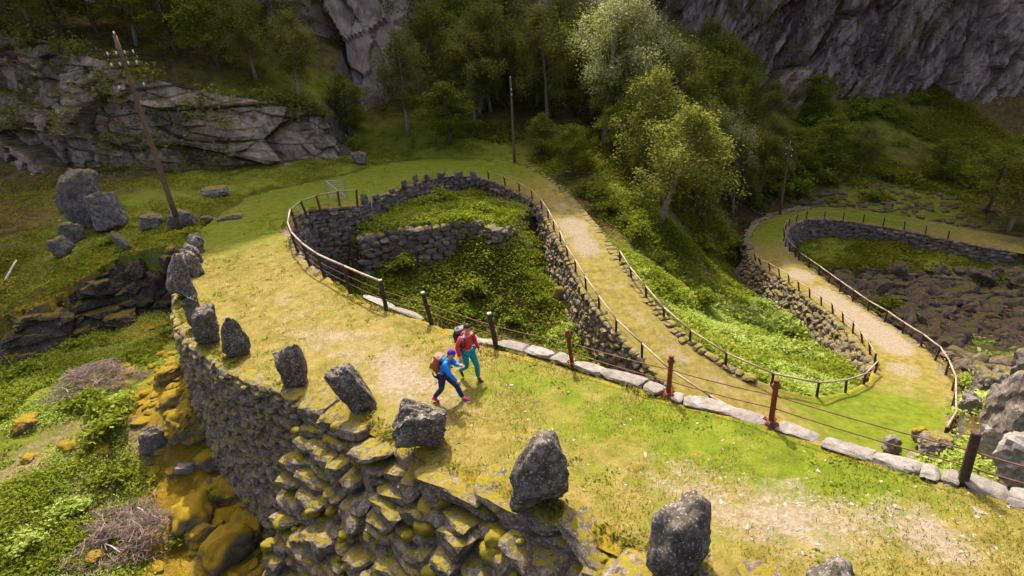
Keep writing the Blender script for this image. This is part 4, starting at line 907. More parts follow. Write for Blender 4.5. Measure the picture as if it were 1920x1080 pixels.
root = thing('rail_fence', 'dark posts with a pale pipe rail round the left bend', 'fence', tuple(W(600,480,-9)))
hp = [((724,578),(711,516),-8.7),((656,546),(644,492),-8.8),((609,519),(593,472),-8.95),((581,497),(566,454),-9.05),((559,473),(546,435),-9.15),((551,452),(537,410),-9.25),((556,425),(544,393),-9.45),((576,407),(563,376),-9.7),((601,396),(592,364),-9.9),((637,387),(633,359),-10.1),((670,384),(668,356),-10.3)]
tops, bases = [], []
for k, (b, t, z) in enumerate(hp):
    bw = W(b[0], b[1], z); tw_ = from_top(bw, t, 1.1)
    p = add_post(root, bw, tw_, 'wood' if k < 1 else 'dark', .075)
    if k >= 8: p.data.materials.clear(); p.data.materials.append(M['rust'])
    tops.append(tw_); bases.append(bw)
for a, b in zip(tops[:-1], tops[1:]): rail_between(root, a - [0, 0, .04], b - [0, 0, .04], .045, M['pipe'], 'top_rail')
for fr in (.62, .32): wire_along(root, [b + (t - b) * fr for b, t in zip(bases, tops)], .010, .02)
def edge_fence(label, edge, other, P0, P1, h, spacing, inset, railr=.045, lean=0.0, seed=0, skip=0):
    A, Nn = edge_path(edge, other, P0, P1)
    d = np.r_[0, np.cumsum(np.linalg.norm(np.diff(A, axis=0), axis=1))]; n = int(round(d[-1] / spacing)) + 1; s = np.linspace(0, d[-1], n)
    at = lambda arr: np.stack([np.interp(s, d, arr[:, k]) for k in range(arr.shape[1])], 1)
    Bp = at(A); Nb = at(Nn); Bp[:, :2] -= Nb * inset
    root = thing('rail_fence', label, 'fence', tuple(Bp[n // 2])); r = np.random.default_rng(seed); tops = []
    for k in range(n):
        t = Bp[k] + [Nb[k, 0] * lean + r.normal(0, .035), Nb[k, 1] * lean + r.normal(0, .035), h * r.uniform(.94, 1.06)]
        add_post(root, Bp[k] - [0, 0, .02], t, 'dark', .06); tops.append(t)
    for a, b in zip(tops[:-1], tops[1:]): rail_between(root, a - [0, 0, .03], b - [0, 0, .03], railr, M['pipe'], 'top_rail')
    wire_along(root, [b + (t - b) * .5 for b, t in zip(Bp, tops)], .009, .02)
    return root
edge_fence('pale rail fence on dark posts above the long dark wall', RIN, ROUT, W(914,337,-12.2), (9.6,18.6), .82, 2.1, .12, seed=1)
edge_fence('pale rail fence between the middle road and the bright meadow', ROUT, RIN, W(1165,492,-14.1), W(1637,697,-18.4), .72, 2.2, .12, seed=2)
edge_fence('leaning dark posts and thin rail above the sunlit rubble wall', ROUT, RIN, W(1634,685,-18.6), W(1416,488,-21.4), .82, 1.75, .12, .03, .16, seed=3)
edge_fence('long pale rail fence round the outside of the second bend up to the boulder field', RIN, ROUT, W(1752,822,-17.3), W(1500,488,-21.2), .85, 2.1, .1, seed=4)
edge_fence('closely spaced dark posts round the inside of the farthest bend', RIN, ROUT, W(1496,484,-21.3), W(1775,447,-24.0), .95, 1.9, .1, .03, seed=5)

# ------------------------------------------------------------------ utility poles
def utility_pole(label, base, top, arms, armdir, arm_len, r0=.15):
    base = Vector(base); top = Vector(top); ax = (top - base); h = ax.length
    root = thing('utility_pole', label, 'pole', tuple(base), 0, 'wooden poles with white insulators')
    q = ax.to_track_quat('Z', 'Y').to_matrix().to_4x4(); root.matrix_world = Matrix.Translation(base) @ q
    m = MB(); m.lathe([(r0 * (1 - .4 * t), h * t) for t in np.linspace(.08, 1, 10)], 10); obj('shaft', m.mesh('shaft', True), M['pole'], root)
    m = MB(); m.lathe([(r0 * 1.12, -.4), (r0 * 1.1, 0), (r0 * 1.03, h * .079)], 10); obj('tarred_foot', m.mesh('tarred_foot', True), M['poledark'], root)
    def insul(parent, x, y, z):
        i = MB(); i.lathe([(.012, 0), (.012, .07), (.045, .08), (.05, .12), (.038, .14), (.045, .17), (.035, .21), (.01, .22)], 8, Matrix.Translation((x, y, z))); obj('insulator', i.mesh('insulator', True), M['porcelain'], parent)
    c, s = math.cos(armdir), math.sin(armdir)
    for fz, n in arms:
        m = MB(); m.box((0, 0, 0), (arm_len / 2, .045, .05)); a = obj('crossarm', m.mesh('crossarm'), M['darkpost'], root); a.location = (.0, 0, h * fz); a.rotation_euler = (0, 0, armdir)
        for k in range(n):
            x = (k / (n - 1) - .5) * arm_len * .92
            insul(a, x, 0, .05)
    insul(root, 0, 0, h - .03)
    return root
b = W(338,430,-9.4); t = WY(215,66,b[1] - .3)
utility_pole('nearest leaning wooden pole with white insulators, in front of the grey cliff', b, t, [(.905, 4), (.855, 4), (.75, 2)], .15, 1.35, .17)
b = W(965,306,-12.5); t = WY(957,147,b[1])
utility_pole('slim wooden pole with white insulators behind the far bend', b, t, [(.86, 3), (.80, 3)], .05, 1.2, .15)
b = W(1462,402,-22.5); t = WY(1482,268,b[1])
utility_pole('farthest thin pole half hidden by trees near the farthest bend', b, t, [(.9, 3), (.82, 3)], .1, 1.2, .14)

# gate, sticks and brush
gb = W(634,374,-10.25)
root = thing('wire_gate', 'small wire mesh gate with a pale diagonal brace beside the bend', 'gate', tuple(gb), math.radians(-20))
fr_ = MB()
for x in (-.75, .75): fr_.tube([(x, 0, -.1), (x, 0, 1.45)], .03, 6)
for z in (.12, 1.4): fr_.tube([(-.75, 0, z), (.75, 0, z)], .025, 6)
obj('frame', fr_.mesh('frame'), M['steel'], root)
ms = MB()
for k in range(11): x = -.7 + k * .14; ms.tube([(x, 0, .12), (x, 0, 1.4)], .006, 4)
for k in range(8): z = .2 + k * .15; ms.tube([(-.75, 0, z), (.75, 0, z)], .006, 4)
obj('mesh_panel', ms.mesh('mesh_panel'), M['steel'], root)
br = MB(); br.tube([(-.72, -.02, 1.42), (.75, -.02, .2)], .035, 6); obj('diagonal_brace', br.mesh('diagonal_brace'), M['deadpale'], root)
def log(label, a, b, r, mat='deadpale'):
    a = Vector(a); b = Vector(b); m = MB(); n = 7; pts = []; rr = np.random.default_rng(int(abs(a.x) * 100))
    for k in range(n):
        t = k / (n - 1); p = (b - a) * t; pts.append(p + Vector(rr.normal(0, r * .5, 3)))
    m.tube(pts, [r * (1 - .5 * k / (n - 1)) for k in range(n)], 7); o = obj('fallen_branch', m.mesh('fallen_branch', True), M[mat]); o.location = a; return tag(o, label, 'branch')
log('bleached fallen log at the left edge of the picture', W(-6,556,-10.9), W(30,489,-9.7), .09)
log('white stick leaning against the far bend wall', W(699,394,-10.7), WY(691,357,W(699,394,-10.7)[1]), .04)
log('bleached stick lying on the terrace in the hollow', W(815,408,-13.3), W(836,421,-13.6), .05)
log('thin bleached branch lying behind the terrace wall', W(822,408,-13.2), W(880,416,-13.6), .03)
def brush_pile(label, c, rad, n, seed):
    root = thing('brush_pile', label, 'brush pile', tuple(c)); r = np.random.default_rng(seed)
    tw = MB()
    for k in range(n):
        a = r.uniform(0, 6.28); rr = rad * math.sqrt(r.random()) * (1 + .28 * math.sin(3 * a + seed) + .2 * math.sin(5 * a)) * (1.35 if r.random() < .08 else 1); x, y = 1.12 * rr * math.cos(a), .82 * rr * math.sin(a); hz = .7 * math.exp(-(rr / rad) ** 2 * 1.6) * r.uniform(.25, 1.1) + .05
        yaw = r.normal(.3, .9); l = r.uniform(.25, .8); dz = r.normal(0, .12)
        d = Vector((math.cos(yaw), math.sin(yaw), dz)) * l / 2; p = Vector((x, y, hz + float(ground(c[0] + x, c[1] + y)) - c[2]))
        bend = Vector(r.normal(0, .06, 3)); rad_ = r.uniform(.006, .017)
        tw.tube([p - d, p + bend, p + d], [rad_, rad_, rad_ * .5], 4)
    obj('twigs', tw.mesh('twigs'), M['deadwood'], root)
    for k in range(12):
        a = r.uniform(0, 6.28); rr = rad * .8 * math.sqrt(r.random()); x, y = rr * math.cos(a), rr * math.sin(a); yaw = r.normal(.3, 1.0); l = r.uniform(.7, 1.3); b_ = MB()
        p = Vector((x, y, .3 + float(ground(c[0] + x, c[1] + y)) - c[2])); d = Vector((math.cos(yaw), math.sin(yaw), r.normal(.0, .15))) * l / 2
        b_.tube([p - d, p + Vector(r.normal(0, .05, 3)), p + d], [.026, .022, .012], 5); obj('branch', b_.mesh('branch'), M['deadpale'] if k % 3 == 0 else M['deadwood'], root)
c = W(250,1005,-14.55); c[2] = ground(c[0], c[1]); brush_pile('large heap of dead brushwood near the bottom left corner', c, 1.55, 760, 1)
c = W(182,715,-12.6); c[2] = ground(c[0], c[1]); brush_pile('smaller heap of dead brushwood above the dark boulder', c, 1.5, 560, 2)

# ------------------------------------------------------------------ people
def skin_mesh(name, joints, edges, mat, parent, root_i=0, sub=2, smooth=True):
    """one continuous surface grown round a skeleton: joints = {key: (x, y, z, rx, ry)}"""
    keys = list(joints); ix = {k: i for i, k in enumerate(keys)}
    me = bpy.data.meshes.new(name); me.from_pydata([joints[k][:3] for k in keys], [(ix[a], ix[b]) for a, b in edges], []); me.update()
    o = obj(name, me, None, parent)
    md = o.modifiers.new('skin', 'SKIN'); md.use_smooth_shade = True; md.branch_smoothing = .6
    if not me.skin_vertices: me.skin_vertices.new()
    for k in keys:
        sv = me.skin_vertices[0].data[ix[k]]; j = joints[k]; sv.radius = (j[3], j[4] if len(j) > 4 else j[3]); sv.use_root = (ix[k] == root_i)
    s = o.modifiers.new('subdivision', 'SUBSURF'); s.levels = sub; s.render_levels = sub
    dg = bpy.context.evaluated_depsgraph_get(); ev = o.evaluated_get(dg); m2 = bpy.data.meshes.new_from_object(ev); m2.name = name
    o.modifiers.clear(); o.data = m2
    m2.materials.clear(); m2.materials.append(mat)
    return o
M['skin'] = simple('skin', (.50, .29, .20), .6, .08, 20, .3)
M['hair'] = simple('dark_hair', (.03, .018, .012), .6, .3, 30, .3)
M['red'] = simple('red_jacket', (.62, .02, .045), .65, .22, 14, .3)
M['teal'] = simple('teal_trousers', (.012, .22, .27), .75, .22, 14, .2)
M['boot'] = simple('brown_boot', (.06, .03, .022), .7, .3, 20)
M['blackpack'] = simple('black_backpack', (.03, .03, .035), .7, .3, 15)
M['greypack'] = simple('grey_backpack_trim', (.14, .14, .15), .7, .2, 15)
M['blue'] = simple('blue_jacket', (.010, .17, .62), .65, .22, 14, .3)
M['navy'] = simple('navy_trousers', (.028, .035, .11), .8, .25, 14, .2)
M['pink'] = simple('pink_shoe', (.62, .03, .13), .6, .2, 20)
M['purple'] = simple('purple_cap', (.13, .03, .38), .8, .35, 25)
M['orange'] = simple('orange_backpack', (.40, .11, .025), .7, .3, 15)
M['palepack'] = simple('pale_backpack_lid', (.24, .15, .10), .7, .2, 15)

def hand_geo(m, wrist, fwd, up, side, s=1.0):
    """palm and five bent fingers as one piece; side points to the thumb"""
    fwd = Vector(fwd).normalized(); side = Vector(side); side = (side - fwd * side.dot(fwd)).normalized(); pal = fwd.cross(side)
    w = Vector(wrist)
    m.tube([w - fwd * .02, w + fwd * .03 * s, w + fwd * .085 * s], [.027 * s, .038 * s, .034 * s], 8)
    for k, (off, ln) in enumerate(((.027, .068), (.009, .076), (-.009, .070), (-.026, .054))):
        a = w + fwd * .075 * s + side * off * s; b = a + (fwd * .9 + pal * .25).normalized() * ln * .45 * s; c = b + (fwd * .7 + pal * .6).normalized() * ln * .35 * s; d = c + (fwd * .35 + pal * .8).normalized() * ln * .25 * s
        m.tube([a, b, c, d], [.0095 * s, .009 * s, .0085 * s, .006 * s], 6)
    a = w + fwd * .025 * s + side * .03 * s; b = a + (fwd * .6 + side * .7).normalized() * .035 * s; c = b + (fwd * .9 + side * .2 + pal * .3).normalized() * .03 * s
    m.tube([a, b, c], [.012 * s, .011 * s, .008 * s], 6)
def head_geo(name, c, tilt, parent, s=1.0, n=4):
    """head with brow, nose, mouth, chin and ears; faces +x"""
    V, Fc = ICO[n]; V = V.copy(); x, y, z = V.T.copy()
    sx, sy, sz = .098, .078, .118
    fx = np.where(x > 0, 1, .98)
    jaw = np.clip(-z, 0, 1); X = x * sx * fx * (1 - .12 * jaw); Y = y * sy * (1 - .32 * jaw ** 1.6); Z = z * sz
    X += .020 * np.exp(-((y / .16) ** 2 + ((z + .12) / .26) ** 2)) * (x > 0)                    # nose
    X += -.010 * np.exp(-(((np.abs(y) - .36) / .2) ** 2 + ((z - .06) / .14) ** 2)) * (x > 0)      # eye sockets
    X += .006 * np.exp(-((y / .3) ** 2 + ((z + .48) / .08) ** 2)) * (x > 0) - .005 * np.exp(-((y / .3) ** 2 + ((z + .42) / .04) ** 2)) * (x > 0)   # lips
    X += .012 * np.exp(-((y / .3) ** 2 + ((z + .85) / .16) ** 2)) * (x > 0)                      # chin
    Y += np.sign(y) * .016 * np.exp(-(((x + .08) / .12) ** 2 + ((z + .02) / .24) ** 2)) * (np.abs(y) > .75)   # ears
    P3 = np.stack([X, Y, Z], 1) * s
    return P3, Fc
def rotY(Pt, a):
    ca, sa = math.cos(a), math.sin(a); return np.stack([Pt[:, 0] * ca + Pt[:, 2] * sa, Pt[:, 1], -Pt[:, 0] * sa + Pt[:, 2] * ca], 1)
def person(label, loc, heading, J, cloth, s, tilt, hat=None, longhair=False):
    root = thing('person', label, 'person', tuple(loc), heading)
    g = lambda k: np.array(J[k])
    # body: torso core, neck, legs and arms as one surface
    bj = {'pel': (*J['pel'], .11, .14), 'ch': (*J['ch'], .11, .16), 'nk0': (*(g('nk') * .75 + g('ch') * .25), .06), 'nk': (*J['nk'], .052), 'hd': (*(g('hd') - [0, 0, .05]), .055)}
    be = [('pel', 'ch'), ('ch', 'nk0'), ('nk0', 'nk'), ('nk', 'hd')]
    for sd in 'LR':
        bj['sh' + sd] = (*J['sh' + sd], .058); bj['el' + sd] = (*J['el' + sd], .042); bj['wr' + sd] = (*J['wr' + sd], .028)
        bj['hp' + sd] = (*J['hp' + sd], .085); bj['kn' + sd] = (*J['kn' + sd], .055); bj['an' + sd] = (*J['an' + sd], .04); bj['to' + sd] = (*J['to' + sd], .032)
        be += [('ch', 'sh' + sd), ('sh' + sd, 'el' + sd), ('el' + sd, 'wr' + sd), ('pel', 'hp' + sd), ('hp' + sd, 'kn' + sd), ('kn' + sd, 'an' + sd), ('an' + sd, 'to' + sd)]
    body = skin_mesh('body', bj, be, M['skin'], root)
    HV, HF = head_geo('head', J['hd'], tilt, root, s); HV = rotY(HV, tilt) + g('hd')
    bm = bmesh.new(); bm.from_mesh(body.data)
    tmp = mesh_np('tmp', HV, HF, True); bm.from_mesh(tmp)
    hm = MB()
    for sd, sg in (('L', -1), ('R', 1)): hand_geo(hm, J['wr' + sd], g('wr' + sd) - g('el' + sd), None, (.6, sg * .6, 0), s)
    tmp2 = hm.mesh('tmp2', True); bm.from_mesh(tmp2); bm.to_mesh(body.data); bm.free(); bpy.data.meshes.remove(tmp); bpy.data.meshes.remove(tmp2)
    body.data.polygons.foreach_set('use_smooth', np.ones(len(body.data.polygons), bool))
    # jacket
    k = lambda a, b, t: tuple(g(a) * (1 - t) + g(b) * t)
    hem = g('pel') * .92 + g('ch') * .08
    jj = {'hem': (*hem, .155, .185), 'wa': (*k('pel', 'ch', .5), .138, .168), 'ch': (*J['ch'], .145, .185), 'nk': (*k('ch', 'nk', .72), .082, .09), 'col': (*k('ch', 'nk', .97), .075, .08)}
    je = [('hem', 'wa'), ('wa', 'ch'), ('ch', 'nk'), ('nk', 'col')]
    for sd in 'LR':
        jj['sh' + sd] = (*J['sh' + sd], .083); jj['ua' + sd] = (*k('sh' + sd, 'el' + sd, .5), .075); jj['el' + sd] = (*J['el' + sd], .064); jj['wr' + sd] = (*k('el' + sd, 'wr' + sd, .97), .047)
        je += [('ch', 'sh' + sd), ('sh' + sd, 'ua' + sd), ('ua' + sd, 'el' + sd), ('el' + sd, 'wr' + sd)]
    jk = skin_mesh('jacket', jj, je, M[cloth['jacket']], root)
    hd = MB(); hc = g('nk') * .45 + g('ch') * .55 + np.array([-.11, 0, .03])
    hd.tube([hc + [0, y, .02 * math.cos(y * 12)] for y in (-.11, -.06, 0, .06, .11)], [.03, .055, .062, .055, .03], 8); obj('hood', hd.mesh('hood', True), M[cloth['jacket']], jk)
    # trousers
    tj = {'pel': (*(g('pel') + [0, 0, .02]), .13, .155)}; te = []
    for sd in 'LR':
        tj['hp' + sd] = (*J['hp' + sd], .108); tj['th' + sd] = (*k('hp' + sd, 'kn' + sd, .5), .098); tj['kn' + sd] = (*J['kn' + sd], .074); tj['ca' + sd] = (*k('kn' + sd, 'an' + sd, .4), .072); tj['an' + sd] = (*k('kn' + sd, 'an' + sd, .95), .06)
        te += [('pel', 'hp' + sd), ('hp' + sd, 'th' + sd), ('th' + sd, 'kn' + sd), ('kn' + sd, 'ca' + sd), ('ca' + sd, 'an' + sd)]
    skin_mesh('trousers', tj, te, M[cloth['trousers']], root)
    for sd in 'LR':
        a = g('an' + sd); t_ = g('to' + sd); d = t_ - a; mid = a + d * .5
        heel = a - d * .32; heel[2] = min(a[2] - .035, a[2] - .03)
        sj = {'cuff': (*(a + [0, 0, .05]), .058), 'an': (*(a - [0, 0, .015]), .058), 'heel': (*(heel + [0, 0, .0]), .045), 'mid': (*(mid - [0, 0, .012]), .047, .05), 'toe': (*t_, .038, .048), 'tip': (*(t_ + d * .22), .024, .036)}
        skin_mesh('shoe', sj, [('cuff', 'an'), ('an', 'heel'), ('an', 'mid'), ('mid', 'toe'), ('toe', 'tip')], M[cloth['shoe']], root)
    # hair / cap
    V, Fc = ICO[4]; keep = (V[:, 2] > .12 + .45 * np.clip(V[:, 0], -1, 1)) | ((V[:, 0] < -.35) & (V[:, 2] > -.45))
    HVl, _ = head_geo('h', None, 0, None, s); HVl = HVl * 1.09 + [-.004, 0, .006]; fk = keep[Fc].all(1)
    Hh = rotY(HVl, tilt) + g('hd')
    used = np.unique(Fc[fk]); rm = -np.ones(len(V), int); rm[used] = np.arange(len(used))
    hair = obj('hair', mesh_np('hair', Hh[used], rm[Fc[fk]], True), M['hair'], root)
    if hat:
        HV2 = HVl * 1.06 + [0, 0, .008]; kp = V[:, 2] > .18 + .12 * V[:, 0]; fk = kp[Fc].all(1); used = np.unique(Fc[fk]); rm[:] = -1; rm[used] = np.arange(len(used))
        obj('cap', mesh_np('cap', (rotY(HV2, tilt) + g('hd'))[used], rm[Fc[fk]], True), M[hat], root)
    if longhair:
        m = MB(); c = g('hd'); m.tube([c + [-.07, .02, -.02], c + [-.10, .03, -.10], c + [-.10, .04, -.2], c + [-.07, .05, -.28]], [.05, .055, .045, .02], 8); obj('ponytail', m.mesh('ponytail', True), M['hair'], hair)
    # face: eyes, dark glasses band omitted, mouth line
    ey = MB()
    for sg in (-1, 1):
        p = rotY(np.array([[.083 * s, sg * .031 * s, .012 * s]]), tilt)[0] + g('hd'); ey.lathe([(.003, -.012), (.013, -.006), (.013, .004), (.003, .010)], 8, Matrix.Translation(p))
    obj('eyes', ey.mesh('eyes', True), M['hair'], body)
    return root
def backpack(label, loc, heading, c, lean, dims, mat, lidmat, strap):
    root = thing('backpack', label, 'backpack', tuple(loc), heading)
    Ry = Matrix.Rotation(lean, 4, 'Y')
    def soft(name, cc, d, mt, seed):
        V, Fc = rock(seed, 3, boxy=.1, nplanes=2, rough=.03, round_=7); V = V * [d[0] / 2, d[1] / 2, d[2] / 2]
        V = rotY(V, lean); off = Ry @ Vector(cc); o = obj(name, mesh_np(name, V + np.array(c) + np.array(off), Fc, True), mt, root); return o
    soft('pack_body', (0, 0, 0), dims, mat, 801); soft('front_pocket', (-dims[0] * .52, 0, -dims[2] * .15), (dims[0] * .4, dims[1] * .8, dims[2] * .55), lidmat, 802)
    soft('lid', (-.01, 0, dims[2] * .5), (dims[0] * 1.05, dims[1] * 1.02, dims[2] * .3), lidmat, 803)
    for sg in (-1, 1):
        m = MB(); y = sg * .11
        L = [(dims[0] * .3, y, dims[2] * .42), (dims[0] * .5 + .07, y, dims[2] * .52), (dims[0] * .5 + .21, y * 1.05, dims[2] * .34), (dims[0] * .5 + .255, y * 1.2, 0), (dims[0] * .5 + .14, y * 1.75, -dims[2] * .3), (dims[0] * .4, y * 1.2, -dims[2] * .4)]
        m.tube([Vector(c) + Ry @ Vector(p) for p in L], .021, 6); obj('shoulder_strap', m.mesh('shoulder_strap', True), M[strap], root)
    m = MB(); L = [Vector((.14 + .17 * math.cos(a), .195 * math.sin(a), -dims[2] * .55)) for a in np.linspace(-2.6, 2.6, 15)]
    m.tube([Vector(c) + Ry @ p for p in L], .02, 6); obj('hip_belt', m.mesh('hip_belt', True), M[strap], root)
    return root
JM = {'pel': (0, 0, .93), 'ch': (.04, 0, 1.27), 'nk': (.075, 0, 1.47), 'hd': (.135, 0, 1.615), 'shL': (.03, .185, 1.37), 'shR': (.03, -.185, 1.37), 'elL': (-.02, .27, 1.10), 'wrL': (.13, .285, .88), 'elR': (-.03, -.275, 1.10), 'wrR': (.07, -.30, .86),
      'hpL': (0, .095, .86), 'hpR': (0, -.095, .86), 'knL': (.20, .10, .49), 'anL': (.19, .10, .10), 'toL': (.34, .11, .045), 'knR': (.01, -.10, .47), 'anR': (-.33, -.10, .20), 'toR': (-.23, -.10, .07)}
JW = {'pel': (0, 0, .84), 'ch': (.15, 0, 1.13), 'nk': (.23, 0, 1.30), 'hd': (.31, 0, 1.43), 'shL': (.16, .16, 1.23), 'shR': (.16, -.16, 1.23), 'elL': (.27, .22, 1.00), 'wrL': (.44, .14, 1.04), 'elR': (.30, -.22, 1.0), 'wrR': (.47, -.20, .80),
      'hpL': (0, .085, .78), 'hpR': (0, -.085, .78), 'knL': (.27, .09, .46), 'anL': (.40, .09, .095), 'toL': (.54, .10, .045), 'knR': (-.06, -.09, .43), 'anR': (-.33, -.09, .11), 'toR': (-.20, -.10, .045)}
pm = W(884,713,-8.46); pm[2] = road_z(pm[0], pm[1]) - .005; hm_ = math.radians(-52)
person('hiker in red jacket and teal trousers walking with head bowed', pm, hm_, JM, {'jacket': 'red', 'trousers': 'teal', 'shoe': 'boot'}, 1.08, .35)
backpack('black and grey backpack worn by the hiker in red', pm, hm_, (-.215, 0, 1.20), .12, (.20, .32, .50), M['blackpack'], M['greypack'], 'blackpack')
pw = W(839,751,-8.43); pw[2] = road_z(pw[0], pw[1]) - .005; hw_ = math.radians(-22)
person('hiker in blue jacket, purple cap and pink shoes striding forward', pw, hw_, JW, {'jacket': 'blue', 'trousers': 'navy', 'shoe': 'pink'}, 1.0, .45, 'purple', True)
backpack('orange and grey backpack worn by the hiker in blue', pw, hw_, (-.125, 0, 1.10), .42, (.20, .29, .44), M['orange'], M['palepack'], 'blackpack')

# ------------------------------------------------------------------ vegetation
def quads(C, size, r, up=.35, droop=0.0, aspect=1.7, pref=None):
    """leaf quads (diamond shaped) at centres C"""
    n = len(C); N = r.normal(0, 1, (n, 3)); N[:, 2] = np.abs(N[:, 2]) + up
    N /= np.linalg.norm(N, axis=1)[:, None]
    T = r.normal(0, 1, (n, 3)); T[:, 2] -= droop; T -= N * (T * N).sum(1)[:, None]; T /= np.linalg.norm(T, axis=1)[:, None]
    Bt = np.cross(N, T); s = np.asarray(size)[:, None] if hasattr(size, '__len__') else size
    a = T * s * aspect * .5; b = Bt * s * .5
    V = np.stack([C - a, C + b * .9 - a * .1, C + a, C - b * .9 - a * .1], 1).reshape(-1, 3)
    Fq = np.arange(4 * n).reshape(n, 4)
    return V, Fq
def leaf_mesh(name, C, size, r, leaf_tone, **kw):
    V, Fq = quads(C, size, r, **kw); return mesh_np(name, V, Fq, False, {'leaf_tone': np.repeat(np.clip(leaf_tone, 0, 1), 4)})
def limb_path(p, d, l, r, droop, n=6):
    pts = [np.array(p, float)]; d = np.array(d, float); d /= np.linalg.norm(d)
    for k in range(n):
        d = d + r.normal(0, .13, 3) + [0, 0, -droop * (k / n)]; d /= np.linalg.norm(d); pts.append(pts[-1] + d * l / n)
    return np.array(pts)
def make_tree(seed, h, kind):
    """returns trunk mesh and crown mesh"""
    r = np.random.default_rng(seed); tb = MB()
    n = 10; lean = r.normal(0, .10, 2); z = np.linspace(0, h * .93, n); bend = np.cumsum(r.normal(0, .035, (n, 2)), 0) * h / 10
    tr = np.column_stack([lean[0] * z * .6 + bend[:, 0], lean[1] * z * .6 + bend[:, 1], z]); tr[0, 2] = -.5
    r0 = .018 * h if kind == 'birch' else .022 * h
    tb.tube(tr, list(r0 * (1 - .85 * np.linspace(0, 1, n)) + .008), 7)
    C, R_, nl = [], [], 0
    nb = int(26 if kind == 'birch' else 22)
    lo = .26 if kind == 'birch' else .16
    for k in range(nb):
        t = lo + (1 - lo) * (k + r.random() * .8) / nb; t = min(t, .98); p = np.array([np.interp(t * h * .93, z, tr[:, c]) for c in (0, 1)] + [t * h * .93])
        a = k * 2.4 + r.normal(0, .4)
        prof = (math.sin(math.pi * min(1, (t - lo) / (1 - lo) * .85 + .16)) ** .7) if kind != 'birch' else (math.sin(math.pi * min(1, (t - lo) / (1 - lo) * .80 + .2)) ** .8)
        l = h * (.27 if kind == 'birch' else .33) * prof * r.uniform(.65, 1.2) + .25
        pth = limb_path(p, (math.cos(a), math.sin(a), .75 if kind == 'birch' else .55), l, r, .55 if kind == 'birch' else .22)
        tb.tube(pth, list(np.linspace(r0 * .32 * (1 - t * .6), .008, len(pth))), 5)
        ncl = int(3 + l * 2.2)
        for q in range(ncl):
            u = r.uniform(.3, 1.05); i = min(int(u * 6), 5); c = pth[i] + (pth[min(i + 1, 6)] - pth[i]) * (u * 6 - i) + r.normal(0, .14 * l * .5 + .1, 3)
            m_ = int(r.integers(22, 46) * (1.9 if kind == 'birch' else 1.5)); sg = r.uniform(.22, .42) * (h / 9) ** .5
            Q = r.normal(0, 1, (m_, 3)) * [sg, sg, sg * (.95 if kind == 'birch' else .6)]
            if kind == 'birch': Q[:, :2] *= .8; Q[:, 2] -= np.abs(r.normal(0, .5, m_)) * r.random() * 1.6
            C.append(c + Q); cl = r.normal(.48, .18); R_.append(np.clip(cl + r.normal(0, .15, m_) + .12 * Q[:, 2], 0, 1))  # tone varies at random and rises with height in the cluster
    C = np.vstack(C); R_ = np.concatenate(R_)
    size = r.uniform(.07, .14, len(C)) * (h / 9) ** (.35 if h < 12 else -.1) * (1.0 if kind == 'birch' else 1.2)
    return tb.mesh('trunk', True), leaf_mesh('crown', C, size, r, R_, droop=.6 if kind == 'birch' else 0, aspect=1.5)
def make_bush(seed, w, h, nleaf, lsize, spread=1.0):
    r = np.random.default_rng(seed); tb = MB(); C, R_ = [], []
    ns = 11
    for k in range(ns):
        a = k * 2.4 + r.normal(0, .3); el = r.uniform(.5, 1.25); l = (h if el > .9 else w) * r.uniform(.7, 1.05)
        pth = limb_path((r.normal(0, .06), r.normal(0, .06), -.1), (math.cos(a) * math.cos(el), math.sin(a) * math.cos(el), math.sin(el)), l, r, .25)
        tb.tube(pth, list(np.linspace(.02, .004, len(pth))), 4)
        for q in range(7):
            u = r.uniform(.25, 1.05); i = min(int(u * 6), 5); c = pth[i] + (pth[i + 1] - pth[i]) * (u * 6 - i); m_ = nleaf // (ns * 7) + 1
            Q = r.normal(0, 1, (m_, 3)) * np.array([.16, .16, .10]) * (w + h) / 2 * spread; C.append(c + Q); R_.append(np.clip(r.normal(.45, .16) + r.normal(0, .13, m_) + .5 * Q[:, 2], 0, 1))  # leaves higher in a cluster get a lighter tone
    C = np.vstack(C); C[:, 2] = np.maximum(C[:, 2], .02); R_ = np.concatenate(R_)
    return tb.mesh('stem', True), leaf_mesh('foliage', C, r.uniform(.7, 1.35, len(C)) * lsize, r, R_, up=.5)

TREES = {}
for k in range(4): TREES['birch%d' % k] = make_tree(500 + k, 10.0, 'birch')
for k in range(3): TREES['broad%d' % k] = make_tree(540 + k, 8.0, 'broad')
TREES['birch_tall0'] = make_tree(561, 17.0, 'birch'); TREES['birch_tall1'] = make_tree(563, 15.0, 'birch')
_tm = {}
def tree(label, cat, group, kind, base, height, rz, mat, bark, lean=(0, 0), wid=1.0):
    key = (kind, mat, bark)
    h0 = {'birch_tall0': 17.0, 'birch_tall1': 15.0}.get(kind, 10.0 if kind.startswith('birch') else 8.0)
    if key not in _tm:
        tme, cme = TREES[kind]; a = tme.copy(); b = cme.copy(); a.materials.append(M[bark]); b.materials.append(M[mat]); _tm[key] = (a, b)
    root = thing('birch_tree' if kind.startswith('birch') else 'broadleaf_tree', label, cat, tuple(base), rz, group)
    s = height / h0; root.scale = (s * wid, s * wid, s); root.rotation_euler = (lean[0], lean[1], rz)
    obj('trunk', _tm[key][0], None, root); obj('crown', _tm[key][1], None, root)
    return root
